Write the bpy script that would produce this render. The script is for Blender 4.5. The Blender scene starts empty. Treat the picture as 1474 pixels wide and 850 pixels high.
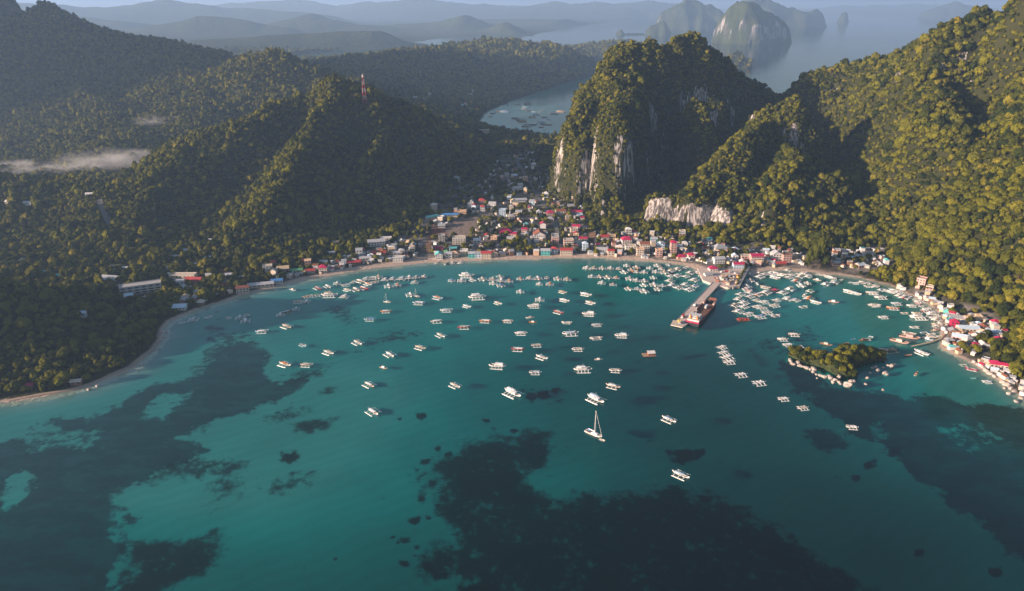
import bpy, bmesh, math, random
import numpy as np
from mathutils import Vector, Matrix
from mathutils import noise as mn

random.seed(7)
rng = np.random.default_rng(7)
scene = bpy.context.scene
COL = scene.collection
R = math.radians

# ------------------------------------------------------------------ camera
H = 300.0                       # the drone hovers 300 m above the bay
FPX = 1052.0                    # focal length in photo pixels (photo 1474 x 850)
TH = math.atan2(423, FPX)       # downward pitch
CT, ST = math.cos(TH), math.sin(TH)
cam = bpy.data.cameras.new('camera')
cam.sensor_fit = 'HORIZONTAL'
cam.angle = 2 * math.atan(737 / FPX)
cam.clip_start = 1.0
cam.clip_end = 150000.0
camo = bpy.data.objects.new('camera', cam)
camo.location = (0, 0, H)
camo.rotation_euler = (math.pi / 2 - TH, 0, 0)
COL.objects.link(camo)
scene.camera = camo

# ------------------------------------------------------------------ sky, sun, exposure
SUN_EL, SUN_AZ = R(12.5), R(72.0)      # azimuth of the light's travel, from +Y (view) towards +X
sd = Vector((math.sin(SUN_AZ) * math.cos(SUN_EL), math.cos(SUN_AZ) * math.cos(SUN_EL), -math.sin(SUN_EL)))
world = bpy.data.worlds.new("World")
scene.world = world
world.use_nodes = True
wn = world.node_tree
bg = wn.nodes['Background']
sky = wn.nodes.new('ShaderNodeTexSky')
sky.sky_type = 'NISHITA'
sky.sun_disc = False
sky.sun_elevation = SUN_EL
sky.sun_rotation = SUN_AZ + math.pi
sky.altitude = 0
sky.air_density = 1.35
sky.dust_density = 2.4
sky.ozone_density = 3.0
wn.links.new(sky.outputs[0], bg.inputs[0])
bg.inputs[1].default_value = 0.053
sun = bpy.data.lights.new('sun', 'SUN')
sun.energy = 5.0
sun.angle = R(0.5)
sun.color = (1.0, 0.76, 0.59)
suno = bpy.data.objects.new('sun', sun)
suno.rotation_euler = sd.to_track_quat('-Z', 'Y').to_euler()
COL.objects.link(suno)
vs = scene.view_settings
vs.view_transform = 'Standard'
vs.look = 'None'
vs.exposure = 1.65
vs.gamma = 1.0
vs.use_curve_mapping = False
cy = scene.cycles
cy.use_denoising = True
cy.max_bounces = 4
cy.diffuse_bounces = 2
cy.glossy_bounces = 2
cy.transmission_bounces = 2
cy.transparent_max_bounces = 8
cy.volume_bounces = 0
cy.use_adaptive_sampling = True
cy.adaptive_threshold = 0.02
cy.sample_clamp_indirect = 4.0

# ------------------------------------------------------------------ helpers: pixels of the survey photo <-> metres
def ray(px, py):
    return np.array([px - 737.0, FPX * CT + (425 - py) * ST, -FPX * ST + (425 - py) * CT])
def pt(px, py, Y):
    """the point seen at (px,py) whose forward distance is Y"""
    d = ray(px, py); t = Y / d[1]
    return (d[0] * t, Y, H + d[2] * t)
def gp(px, py, z=0.0):
    """the point of the plane z seen at (px,py)"""
    d = ray(px, py); t = (z - H) / d[2]
    return (d[0] * t, d[1] * t)
def to_px(X, Y, Z):
    dep = Y * CT - (Z - H) * ST
    up = Y * ST + (Z - H) * CT
    return 737 + FPX * X / dep, 425 - FPX * up / dep

# ------------------------------------------------------------------ noise
_tab = np.random.default_rng(3).random((256, 256))
def vnoise(x, y, o=0):
    xi = np.floor(x).astype(np.int64); yi = np.floor(y).astype(np.int64)
    fx = x - xi; fy = y - yi
    fx = fx * fx * (3 - 2 * fx); fy = fy * fy * (3 - 2 * fy)
    a = (xi + 37 * o) & 255; b = (a + 1) & 255; c = (yi + 91 * o) & 255; d = (c + 1) & 255
    return (_tab[a, c] * (1 - fx) + _tab[b, c] * fx) * (1 - fy) + (_tab[a, d] * (1 - fx) + _tab[b, d] * fx) * fy
def fbm(x, y, n=4, o=0):
    s = 0; amp = 0.5; tot = 0
    for k in range(n):
        s = s + amp * vnoise(x * 2 ** k + 13.7 * k, y * 2 ** k + 7.3 * k, o + k); tot += amp; amp *= 0.5
    return s / tot * 2 - 1
def sst(a, b, x):
    t = np.clip((x - a) / (b - a), 0, 1)
    return t * t * (3 - 2 * t)

# ------------------------------------------------------------------ coast lines
def poly_sd(poly, X, Y):
    """signed distance to a closed polygon, positive inside"""
    P = np.array(poly, float); n = len(P)
    d2 = np.full(X.shape, 1e18); ins = np.zeros(X.shape, bool)
    for i in range(n):
        ax, ay = P[i]; bx, by = P[(i + 1) % n]
        ex, ey = bx - ax, by - ay
        t = np.clip(((X - ax) * ex + (Y - ay) * ey) / (ex * ex + ey * ey + 1e-9), 0, 1)
        dx = X - ax - t * ex; dy = Y - ay - t * ey
        d2 = np.minimum(d2, dx * dx + dy * dy)
        c = ((ay > Y) != (by > Y)) & (X < (bx - ax) * (Y - ay) / (by - ay + 1e-12) + ax)
        ins ^= c
    d = np.sqrt(d2)
    return np.where(ins, d, -d)

coast_px = [(-500, 690), (-250, 630), (-90, 598), (0, 580), (60, 571), (130, 556), (190, 531), (222, 505), (236, 486), (234, 472), (244, 461), (300, 441), (360, 422),
            (430, 404), (520, 388.5), (600, 379.5), (700, 374), (800, 372), (860, 372), (940, 376), (985, 382), (1012, 392), (1022, 408), (1066, 410), (1073, 394),
            (1110, 389), (1160, 391), (1232, 399), (1280, 410), (1330, 434), (1352, 452), (1352, 480), (1352, 500), (1385, 516), (1425, 538), (1474, 574), (1560, 650)]
near_coast = [gp(*p) for p in coast_px]
P1 = near_coast + [(700, 420), (1500, 500), (1700, 1300), (1250, 1650), (700, 1640), (480, 1560), (300, 1640), (170, 1760)] + \
     [gp(*p) for p in [(812, 197), (780, 193), (752, 191), (722, 186), (700, 181), (690, 173), (700, 160), (735, 144), (785, 128), (830, 114), (868, 105)]] + \
     [(480, 3650), (300, 3950), (-300, 4150), (-700, 4250), (-1100, 4250), gp(395, 86), gp(380, 80), gp(375, 77), (-3000, 5200), (-5200, 4700), (-3400, 1600), (-1500, 400)]
P2 = [gp(*p) for p in [(200, 90), (375, 81), (470, 73), (560, 70), (616, 65), (600, 60), (625, 55), (690, 52.5), (772, 51.5), (776, 47), (800, 42), (835, 37), (880, 30), (930, 26)]] + \
     [(3500, 13500), (5200, 19000), (5200, 30000), (-30000, 30000), (-30000, 6000)]
P3 = [(6000, 21500), (21000, 17500), (33000, 22000), (33000, 40000), (6000, 40000)]

# level ground of the town and of the shore village
town_px = [(385, 408), (430, 388), (520, 362), (560, 340), (600, 318), (640, 285), (690, 262), (712, 225), (760, 215), (790, 250), (835, 290), (852, 330), (905, 332), (960, 336), (1050, 352), (1150, 354), (1160, 362),
           (1275, 356), (1285, 395), (1120, 390), (1070, 412), (1020, 410), (1010, 392), (940, 376), (800, 371), (600, 378), (430, 403)]
vil_px = [(1300, 412), (1330, 415), (1375, 436), (1438, 458), (1448, 488), (1420, 505), (1440, 525), (1474, 550), (1474, 575), (1420, 545), (1352, 503), (1345, 470), (1330, 440)]
TOWN = [gp(*p, 5) for p in town_px]; VIL = [gp(*p, 4) for p in vil_px]
LEFTV = [gp(*p, 5) for p in [(150, 400), (250, 380), (340, 375), (400, 392), (330, 430), (240, 460), (190, 440)]]
# ------------------------------------------------------------------ ridges: crest points (pixel, forward distance, half width)
def rl(pts):
    return [pt(a, b, c) + (w,) for a, b, c, w in pts]
HILL, FREE, KARST, KFREE = [], [], [], []
# left wooded hill with the tower
HILL += [rl([(185, 352, 905, 70), (200, 300, 990, 110), (228, 255, 1080, 150), (270, 217, 1150, 200), (335, 183, 1210, 250), (420, 149, 1270, 300), (480, 137, 1300, 310), (525, 144, 1310, 300),
             (600, 168, 1310, 280), (660, 192, 1290, 230), (705, 214, 1275, 160), (738, 240, 1250, 90)])]
HILL += [rl([(490, 142, 1290, 240), (470, 195, 1150, 150), (432, 238, 1050, 115), (385, 285, 965, 85), (345, 330, 900, 55)])]
HILL += [rl([(150, 290, 1010, 80), (122, 340, 920, 60)])]
HILL += [rl([(530, 146, 1300, 150), (548, 195, 1180, 110), (530, 245, 1080, 70)])]
HILL += [rl([(610, 172, 1300, 200), (622, 262, 1070, 100), (590, 318, 960, 60)])]
HILL += [rl([(660, 198, 1280, 150), (680, 255, 1120, 70)])]
# left point
HILL += [rl([(-190, 412, 600, 110), (-80, 408, 620, 110), (40, 413, 650, 110), (110, 419, 662, 100), (165, 436, 665, 75), (202, 464, 660, 42)])]
# saddle behind it
HILL += [rl([(-160, 255, 1090, 140), (-60, 262, 1080, 120), (60, 268, 1060, 100), (128, 274, 1050, 80)])]
# the long shaded mountain
HILL += [rl([(-420, 70, 2000, 700), (-200, 36, 2150, 700), (-60, 27, 2250, 720), (20, 27, 2280, 720), (60, 22, 2280, 720), (130, 44, 2280, 680), (220, 66, 2250, 600), (330, 88, 2150, 450), (380, 100, 2050, 300)])]
HILL += [rl([(60, 22, 2280, 500), (120, 130, 1850, 400), (190, 200, 1500, 220)])]
HILL += [rl([(220, 66, 2250, 400), (300, 150, 1700, 250)])]
HILL += [rl([(340, 95, 1900, 260), (390, 83, 1880, 300), (440, 99, 1850, 300), (490, 120, 1800, 260), (560, 152, 1700, 260)])]
# ridge of the next peninsula
HILL += [rl([(400, 108, 2300, 300), (470, 104, 2500, 500), (520, 98, 2800, 700), (575, 85, 3100, 800), (640, 77, 3350, 800), (668, 72, 3450, 800), (700, 66, 3500, 800), (735, 70, 3500, 700),
             (760, 73, 3500, 600), (772, 70, 3500, 500), (800, 78, 3500, 350), (845, 92, 3490, 180), (868, 103, 3470, 60)])]
HILL += [rl([(640, 80, 3300, 400), (650, 120, 2600, 250), (640, 160, 2100, 120)])]
# right ridge
HILL += [rl([(1150, 132, 1440, 110), (1182, 108, 1430, 160), (1212, 96, 1420, 210), (1240, 99, 1400, 260), (1270, 107, 1370, 310), (1300, 96, 1340, 380), (1335, 80, 1300, 460), (1356, 90, 1280, 460), (1380, 76, 1250, 470),
             (1402, 76, 1220, 470), (1432, 60, 1190, 480), (1474, 37, 1140, 500), (1560, 10, 1050, 520), (1750, -30, 900, 520)])]
HILL += [rl([(1312, 96, 1330, 180), (1322, 190, 1130, 120), (1315, 330, 920, 50)])]
HILL += [rl([(1405, 80, 1210, 250), (1420, 240, 900, 150), (1440, 390, 670, 70)])]
HILL += [rl([(1500, 60, 1080, 250), (1530, 250, 780, 130), (1540, 400, 600, 60)])]
HILL += [rl([(1112, 142, 1430, 120), (1150, 195, 1310, 80)])]
HILL += [rl([(1060, 215, 1260, 70), (1000, 230, 1270, 90)])]
# karst
K = KARST
K += [rl([(832, 205, 1145, 36), (838, 165, 1175, 50), (868, 118, 1230, 72), (890, 92, 1270, 84), (908, 72, 1310, 92), (950, 70, 1350, 100), (985, 60, 1370, 104), (1006, 67, 1390, 84), (1026, 84, 1400, 72), (1046, 105, 1410, 66), (1080, 118, 1420, 70), (1112, 141, 1430, 60)])]
K += [rl([(884, 172, 1112, 34), (892, 135, 1190, 60), (912, 80, 1300, 70)])]
K += [rl([(842, 215, 1120, 20), (846, 190, 1150, 24)])]
K += [rl([(815, 225, 1150, 17), (822, 200, 1165, 20)])]
K += [rl([(1002, 158, 1215, 30), (1028, 152, 1225, 30)])]
K += [rl([(1003, 160, 1210, 24), (1020, 200, 1170, 24)])]
K += [rl([(1084, 168, 1195, 20)])]
K += [rl([(1110, 164, 1180, 42), (1140, 156, 1165, 46), (1166, 182, 1150, 34)])]
K += [rl([(1110, 170, 1170, 40), (1074, 197, 1105, 44), (1040, 236, 1050, 46), (1002, 274, 1015, 36)])]
K += [rl([(1060, 260, 1020, 34), (1040, 300, 985, 20)])]
K += [rl([(948, 284, 1018, 22), (962, 288, 1014, 16)])]
K += [rl([(870, 278, 1052, 17), (884, 292, 1046, 14)])]
K += [rl([(1104, 291, 962, 19), (1124, 288, 966, 21)])]
K += [rl([(1172, 271, 1008, 32), (1202, 262, 1014, 36)])]
K += [rl([(1384, 74, 1225, 17)])]
# islands in the far sea
KFREE += [rl([(1054, 30, 6000, 110), (1074, 0, 6050, 215), (1086, 2, 6080, 220), (1108, 18, 6100, 165), (1117, 26, 6100, 110)])]
KFREE += [rl([(962, 14, 9200, 150), (985, -4, 9250, 260), (1008, 4, 9250, 260), (1034, 15, 9200, 160)])]
KFREE += [rl([(897, 40, 7600, 60)]), rl([(936, 33, 7600, 75), (948, 26, 7600, 90), (957, 37, 7600, 70)]), rl([(915, 47, 7620, 60)])]
KFREE += [rl([(1082, -10, 10000, 320), (1110, -2, 10000, 320), (1140, 8, 10000, 260), (1160, 14, 10000, 220), (1172, 13, 10000, 200), (1178, 18, 10000, 120)])]
KFREE += [rl([(1212, 16, 12000, 90)])]
KFREE += [rl([(1345, 11, 15000, 260), (1366, 5, 15000, 260), (1388, 0, 15000, 260)])]
FREE += [rl([(1046, 85, 3760, 60), (1059, 76, 3780, 85), (1071, 84, 3760, 60)])]
FREE += [rl([(812, 73, 4500, 200), (860, 63, 4700, 330), (900, 60, 4700, 330), (925, 68, 4600, 250)])]
# the wooded rocks in the bay
FREE += [[gp(1146, 510) + (4.0, 11), gp(1165, 516) + (6.0, 14), gp(1190, 522) + (6.5, 15), gp(1212, 534) + (6.5, 15)], [gp(1205, 528) + (6.5, 15), gp(1225, 514) + (8.0, 19), gp(1245, 513) + (6.5, 15), gp(1270, 516) + (3.2, 7)]]
# far mountains
FAR = []
FAR += [rl([(250, 64, 5200, 400), (300, 59, 5300, 500), (330, 58, 5350, 500), (400, 52, 5500, 500), (450, 48, 5600, 500), (500, 46, 5600, 500), (560, 45, 5600, 450), (596, 50, 5500, 260)])]
FAR += [rl([(190, 46, 7400, 600), (240, 33, 7500, 600), (290, 24, 7600, 700), (330, 28, 7600, 600), (380, 37, 7600, 500), (420, 46, 7600, 400)])]
FAR += [rl([(400, 42, 8200, 600), (430, 26, 8300, 600), (455, 17, 8400, 600), (480, 26, 8300, 600), (520, 36, 8200, 600)])]
FAR += [rl([(540, 38, 8800, 700), (590, 34, 8900, 700), (630, 30, 8800, 600), (660, 22, 8600, 500), (685, 30, 8500, 450), (705, 38, 8400, 300)])]
FAR += [rl([(712, 40, 7700, 260), (745, 29, 7600, 300), (765, 40, 7500, 160)])]
FAR += [rl([(700, 28, 11000, 700), (760, 27, 11000, 700), (800, 29, 10500, 500), (850, 23, 10800, 500), (890, 22, 11500, 500), (930, 21, 12000, 350)])]
FAR += [rl([(-350, 5, 10500, 1500), (-100, 3, 10500, 1500), (0, 0, 10500, 1500), (60, 6, 10500, 1500), (100, 9, 10800, 1400), (150, 8, 11000, 1500), (230, 1, 11500, 1600), (290, 4, 11500, 1500), (350, 10, 11500, 1300), (420, 18, 11000, 1000)])]
FAR += [rl([(0, 20, 8600, 900), (80, 22, 8600, 900), (160, 30, 8600, 800), (230, 44, 8400, 600)])]
FAR += [rl([(330, 4, 15500, 1800), (400, 1, 15500, 1800), (445, 0, 15500, 1600), (475, 9, 15500, 1500), (520, 6, 15500, 1800), (545, 1, 15500, 1900), (600, -3, 15500, 2000), (650, 4, 15500, 2000), (700, 8, 15500, 1800), (760, 8, 15500, 1800), (800, 4, 16000, 1800), (880, 3, 16000, 1800), (960, 2, 17000, 1800)])]
FAR += [rl([(1150, 6, 24000, 1700), (1220, 3, 24000, 2200), (1300, 4, 24000, 2200), (1400, 6, 24000, 2200), (1500, 4, 24000, 2400), (1700, 0, 24000, 2400)])]
# unseen range added beyond the left edge, shaped to keep mountain and valley in shade
OFF = [[(-2350, 1300, 540, 430), (-2250, 1800, 580, 600), (-2050, 2500, 580, 650)]]

# ravines: (line, half width, share of the height taken away)
CARVE = [([pt(1160, 178, 1330), pt(1192, 205, 1230), pt(1222, 240, 1130), pt(1236, 300, 1005), pt(1232, 355, 925), pt(1215, 372, 890)], 105, 0.80),
         ([pt(425, 180, 1240), pt(375, 205, 1160), pt(325, 245, 1070), pt(280, 300, 970), pt(262, 350, 900)], 70, 0.50),
         ([pt(510, 200, 1190), pt(478, 262, 1060), pt(440, 315, 965), pt(405, 358, 890)], 60, 0.50),
         ([pt(590, 215, 1220), pt(580, 270, 1080), pt(550, 320, 970)], 55, 0.4),
         ([pt(1380, 150, 1080), pt(1390, 260, 860), pt(1385, 380, 720)], 60, 0.30), ([pt(1450, 130, 1020), pt(1475, 260, 800), pt(1480, 420, 640)], 60, 0.30)]
def smax(a, b, k):
    k = np.clip(2 * np.minimum(a, b), 0.01, k)
    h = np.maximum(k - np.abs(a - b), 0) / k
    return np.maximum(a, b) + h * h * k * 0.25
def ph(u): return 0.6 * (1 - u) + 0.4 * np.cos(np.pi * 0.5 * u) ** 2
def pk(u): return 0.80 * (1 - u ** 4.5) + 0.20 * (1 - u)
def pi_(u): return 0.58 * (1 - u ** 5) + 0.42 * (1 - u)
def ridge_field(lines, X, Y, prof, k, out=None):
    out = np.zeros(X.shape) if out is None else out
    for L in lines:
        A = np.array(L, float)
        if len(A) == 1: A = np.vstack([A, A + [0.5, 0, 0, 0]])
        wm = A[:, 3].max()
        m = np.nonzero((X > A[:, 0].min() - wm) & (X < A[:, 0].max() + wm) & (Y > A[:, 1].min() - wm) & (Y < A[:, 1].max() + wm))[0]
        if not len(m): continue
        x = X[m]; y = Y[m]; best = np.zeros(len(m))
        for i in range(len(A) - 1):
            a, b = A[i], A[i + 1]; ex, ey = b[0] - a[0], b[1] - a[1]
            t = np.clip(((x - a[0]) * ex + (y - a[1]) * ey) / (ex * ex + ey * ey + 1e-9), 0, 1)
            d = np.hypot(x - a[0] - t * ex, y - a[1] - t * ey)
            u = np.clip(d / (a[3] + t * (b[3] - a[3])), 0, 1)
            best = np.maximum(best, (a[2] + t * (b[2] - a[2])) * prof(u))
        out[m] = smax(out[m], best, k)
    return out

def land(X, Y):
    """height, karst share and coast distance at flat arrays X, Y"""
    r = np.hypot(X, Y)
    lev = np.clip(r / 1000.0, 0.6, 6)
    wx = X + fbm(X / (140 * lev), Y / (140 * lev), 3, 5) * 26 * lev; wy = Y + fbm(X / (140 * lev), Y / (140 * lev), 3, 11) * 26 * lev
    kx = X + fbm(X / 34, Y / 34, 3, 21) * 10 + fbm(X / 9, Y / 9, 2, 23) * 2.5; ky = Y + fbm(X / 34, Y / 34, 3, 27) * 10 + fbm(X / 9, Y / 9, 2, 29) * 2.5
    ix = X + fbm(X / 160, Y / 160, 4, 31) * 110; iy = Y + fbm(X / 160, Y / 160, 4, 33) * 110
    sd = np.full(X.shape, -4000.0)
    m = (r < 6500)
    sd[m] = poly_sd(P1, X[m] + fbm(X[m] / 30, Y[m] / 30, 2, 41) * 3, Y[m] + fbm(X[m] / 30, Y[m] / 30, 2, 43) * 3)
    mf = r > 3800
    jx = X[mf] + fbm(X[mf] / 500, Y[mf] / 500, 3, 47) * 120; jy = Y[mf] + fbm(X[mf] / 500, Y[mf] / 500, 3, 49) * 120
    sd[mf] = np.maximum(sd[mf], np.maximum(poly_sd(P2, jx, jy), poly_sd(P3, jx, jy)))
    near = r < 6000
    hill = np.zeros(X.shape); kar = np.zeros(X.shape); far = np.zeros(X.shape)
    hill[near] = ridge_field(HILL + OFF, wx[near], wy[near], ph, 30)
    gul = fbm(wx / 90, wy / 90, 4, 51)
    hill = hill * (1 + (0.24 - 0.15 * sst(1500, 1950, r)) * gul * np.clip(r / 600, 0.3, 1.0)) + np.minimum(hill, 40) / 40 * 13 * fbm(X / 60, Y / 60, 4, 53)
    q = (r > 600) & (r < 1700)
    for line, wv, amt in CARVE:
        vd = np.full(int(q.sum()), 999.0)
        for a, b in zip(line[:-1], line[1:]):
            ex, ey = b[0] - a[0], b[1] - a[1]; t = np.clip(((wx[q] - a[0]) * ex + (wy[q] - a[1]) * ey) / (ex * ex + ey * ey), 0, 1)
            vd = np.minimum(vd, np.hypot(wx[q] - a[0] - t * ex, wy[q] - a[1] - t * ey))
        hill[q] *= 1 - amt * sst(wv, wv * .12, vd)
    kk = r < 2000
    kar[kk] = ridge_field(KARST, kx[kk], ky[kk], pk, 8)
    kar = np.where(kar > 0, kar * (1 + 0.10 * fbm(X / 26, Y / 26, 3, 61)) + np.minimum(kar, 10) / 10 * 4 * fbm(X / 13, Y / 13, 2, 63), 0)
    fm = r > 4200
    far[fm] = ridge_field(FAR, X[fm] + fbm(X[fm] / 900, Y[fm] / 900, 4, 71) * 260, Y[fm] + fbm(X[fm] / 900, Y[fm] / 900, 4, 73) * 260, ph, 40)
    far = far * (1 + 0.22 * fbm(X / 420, Y / 420, 5, 75)) * (1 - 0.25 * np.abs(fbm(X / 1100, Y / 1100, 3, 77)))
    lm = sst(0, np.clip(45 * lev, 30, 200), sd)
    nr = r < 2000
    flat = np.full(X.shape, -999.0)
    flat[nr] = np.maximum(np.maximum(poly_sd(TOWN, X[nr], Y[nr]), poly_sd(VIL, X[nr], Y[nr]) - 12), poly_sd(LEFTV, X[nr], Y[nr]))
    lm = lm * (1 - 0.96 * sst(-120, 8, flat))
    km = sst(-2, 8, sd)
    base = np.where(sd > 0, np.minimum(sd * 0.09, 1.6) + np.clip((sd - 25) * 0.035, 0, 9) + np.where(sd > 30, 0.6, 0) * fbm(X / 40, Y / 40, 2, 81), 0)
    top = smax(hill, kar, 14) * 1.0
    top = np.where(kar > hill, np.maximum(top * km, 0), hill * lm)
    top = np.maximum(np.maximum(hill * lm, kar * km), np.where((kar > 0) & (hill > 0), smax(hill * lm, kar * km, 14), 0))
    free = np.zeros(X.shape)
    fr = r < 6500
    free[fr] = ridge_field(FREE, X[fr] + fbm(X[fr] / 22, Y[fr] / 22, 3, 83) * np.clip(r[fr] / 300, 2, 30), Y[fr] + fbm(X[fr] / 22, Y[fr] / 22, 3, 85) * np.clip(r[fr] / 300, 2, 30), ph, 6)
    kf = np.zeros(X.shape); kq = r > 5000
    kf[kq] = ridge_field(KFREE, ix[kq], iy[kq], pi_, 25) * (1 + 0.24 * fbm(X[kq] / 130, Y[kq] / 130, 4, 87))
    isl = np.maximum(free, kf)
    sea = -np.clip(-sd * 0.05, 0, 3.0) - 0.15
    h = np.where(sd > 0, base + top + far * sst(0, 300, sd), sea)
    h = np.where(isl > 1.5, np.maximum(h, isl - 1.5), h)
    ks = np.clip(np.where(kar * km > 2, kar * km / np.maximum(h, 1), 0), 0, 1) * sst(0.6, 1.0, kar / np.maximum(hill, 1)) + (kf > 2)
    return h, np.clip(ks, 0, 1), np.maximum(sd, np.where(isl > 1.5, 1.0, -4000)), isl

# ------------------------------------------------------------------ one polar survey grid from the drone's foot to the horizon
A0, A1, NA = R(-58), R(51), 872
rr = 235 * np.exp(np.arange(0, 885) * 0.00525)
rr = np.concatenate([rr, [27000, 30000, 34000, 40000]])
NR = len(rr)
aa = np.linspace(A0, A1, NA)
GX = (rr[:, None] * np.sin(aa)[None, :]); GY = (rr[:, None] * np.cos(aa)[None, :])
shape = GX.shape
gh, gk, gsd, gisl = [v.reshape(shape) for v in land(GX.ravel(), GY.ravel())]
LR0 = math.log(235.0)
def gidx(X, Y):
    X = np.asarray(X, float); Y = np.asarray(Y, float)
    a = (np.arctan2(X, Y) - A0) / (A1 - A0) * (NA - 1); q = (np.log(np.maximum(np.hypot(X, Y), 236)) - LR0) / 0.00525
    return np.clip(a, 0, NA - 1.001), np.clip(q, 0, 883.9)
def samp(G, X, Y):
    a, q = gidx(X, Y); i = np.floor(q).astype(int); j = np.floor(a).astype(int); fq = q - i; fa = a - j
    return (G[i, j] * (1 - fa) + G[i, j + 1] * fa) * (1 - fq) + (G[i + 1, j] * (1 - fa) + G[i + 1, j + 1] * fa) * fq
def zt(X, Y): return float(samp(gh, X, Y))
def hit(px, py, r0=300.0, r1=6000.0):
    """first point of the land seen at (px, py)"""
    d = ray(px, py); d = d / np.hypot(d[0], d[1])
    t = r0 * np.exp(np.linspace(0, math.log(r1 / r0), 1600))
    z = H + d[2] * t
    g = np.maximum(samp(gh, d[0] * t, d[1] * t), 0)
    k = np.nonzero(z <= g)[0]
    if not len(k): return None
    i = k[0]
    return (d[0] * t[i], d[1] * t[i], float(g[i]))
def visible(X, Y, Z, lift=0.0):
    out = np.ones(len(X), bool)
    for s in np.linspace(0.35, 0.985, 60):
        x = X * s; y = Y * s; z = H + (Z - H) * s
        out &= z > samp(gh, x, y) + lift
    return out
# slope
def grid_normals():
    dr = [np.gradient(G, axis=0) for G in (GX, GY, gh)]; da = [np.gradient(G, axis=1) for G in (GX, GY, gh)]
    nx = dr[1] * da[2] - dr[2] * da[1]; ny = dr[2] * da[0] - dr[0] * da[2]; nz = dr[0] * da[1] - dr[1] * da[0]
    return np.hypot(nx, ny) / (np.abs(nz) + 1e-9)
gslope = grid_normals()
# ------------------------------------------------------------------ what the ground is made of, per survey point
gR = np.hypot(GX, GY)
rock = gk * sst(2.2, 4.0, gslope + 1.2 * fbm(GX / 18, GY / 18, 3, 101)) * sst(0.0, 0.35, fbm(GX / 28, GY / 28, 3, 103)) * 0.64 * (gR < 2500)
def rock_spot(px, py, rad, zr, amt=1.0):
    p = hit(px, py)
    if p is None: return
    n = fbm(GX / 9, GY / 9, 2, 107) * 0.25
    d = np.sqrt((GX - p[0]) ** 2 + (GY - p[1]) ** 2) / rad; dz = np.abs(gh - p[2]) / zr
    rock[:] = np.maximum(rock, amt * sst(1.15, 0.75, np.maximum(d, dz) + n) * sst(0.8, 1.3, gslope))
for s in [(890, 222, 8, 36, 0.52), (896, 262, 7, 28, 0.52), (846, 228, 6, 26, 0.52), (836, 250, 5, 18, 0.52), (808, 228, 5, 20, 0.52), (812, 252, 5, 12, 0.52), (908, 250, 5, 24, 0.52), (1015, 316, 30, 17), (1040, 320, 22, 17), (992, 318, 24, 15), (968, 314, 16, 11),
          (948, 308, 17, 16), (935, 312, 10, 14), (868, 306, 4, 14), (885, 322, 6, 8), (1050, 345, 10, 9), (1060, 350, 8, 6), (1082, 172, 7, 12), (1028, 165, 8, 13), (1142, 205, 9, 20), (1155, 220, 7, 14), (1128, 200, 5, 10),
          (1383, 93, 10, 14, .6), (1356, 100, 7, 9, .5), (1290, 112, 8, 8, .45), (1470, 120, 5, 9, .5), (1072, 215, 6, 10), (1065, 240, 6, 10), (1095, 325, 7, 12), (1390, 118, 12, 8, .45), (1200, 130, 10, 8, .45)]:
    rock_spot(*s)
bw = 3.2 + 10 * sst(-330, -150, GX) * sst(420, 250, GX)
sand = sst(bw + 3, bw - 1, gsd + 3 * fbm(GX / 25, GY / 25, 2, 111)) * (gR < 1300) * (gisl < 1) * (gh < 3.2)
# the left point and the wooded right shore have only a narrow pale strip
pxs, pys = to_px(GX, GY, gh)
def W(poly): return [gp(*p) for p in poly]
NEAR = gR < 1500
def region(poly, soft, namp=0.0, ns=20.0, o=0, world=False, sub=None):
    """soft mask of a piece of ground, 0..1"""
    out = np.zeros(shape)
    P = np.array(poly if world else W(poly)); pad = soft + namp + 5
    m = (GX > P[:, 0].min() - pad) & (GX < P[:, 0].max() + pad) & (GY > P[:, 1].min() - pad) & (GY < P[:, 1].max() + pad)
    if m.any():
        d = poly_sd(P, GX[m], GY[m]) + (fbm(GX[m] / ns, GY[m] / ns, 4, o) * namp if namp else 0)
        out[m] = sst(-soft, soft, d)
    return out
town = region(TOWN, 10, 12, 40, 121, world=True) * sst(0.35, 0.1, gk) * sst(0.9, 0.5, gslope)
vil = region(VIL, 5, 4, 20, 123, world=True)
pier_pl = region([(1010, 392), (1075, 390), (1066, 412), (1020, 410)], 3)
def dirt_spot(poly):
    P = [hit(*p)[:2] for p in poly]
    return region(P, 3, 3, 12, 125, world=True)
dirt = dirt_spot([(640, 342), (652, 318), (690, 310), (682, 340)])
red = np.maximum(dirt_spot([(616, 346), (620, 328), (640, 328), (642, 342)]), dirt_spot([(292, 398), (320, 386), (336, 389), (318, 397)]))
# sea bed ---------------------------------------------------------------------------------------------------
bed_m = (gh < 1.0) & (gR < 1400)
reef = np.zeros(shape); weed = np.zeros(shape)
def add(F, poly, amt, soft, namp, ns, o): np.maximum(F, amt * region(poly, soft, namp, ns, o), out=F)
add(reef, [(612, 655), (640, 640), (690, 625), (755, 612), (800, 622), (826, 640), (800, 660), (762, 668), (756, 690), (780, 703), (840, 704), (900, 692), (960, 682), (1010, 690), (1060, 710), (1110, 740), (1170, 770), (1240, 800), (1300, 840), (1340, 900), (660, 900),
           (655, 838), (612, 812), (612, 790), (630, 765), (632, 740), (615, 700), (608, 675)], 0.80, 15.3, 16.2, 16, 131)
add(reef, [(655, 662), (690, 640), (745, 636), (760, 655), (758, 690), (785, 708), (830, 708), (790, 722), (700, 728), (648, 722), (640, 690)], 0.92, 11.9, 10.8, 14, 133)
add(reef, [(840, 712), (960, 690), (1100, 742), (1190, 785), (1180, 815), (1060, 775), (930, 728)], 0.87, 15.3, 13.5, 18, 135)
add(reef, [(595, 790), (640, 795), (660, 812), (640, 820), (610, 812)], 0.92, 5.1, 5.4, 7, 137)
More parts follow.
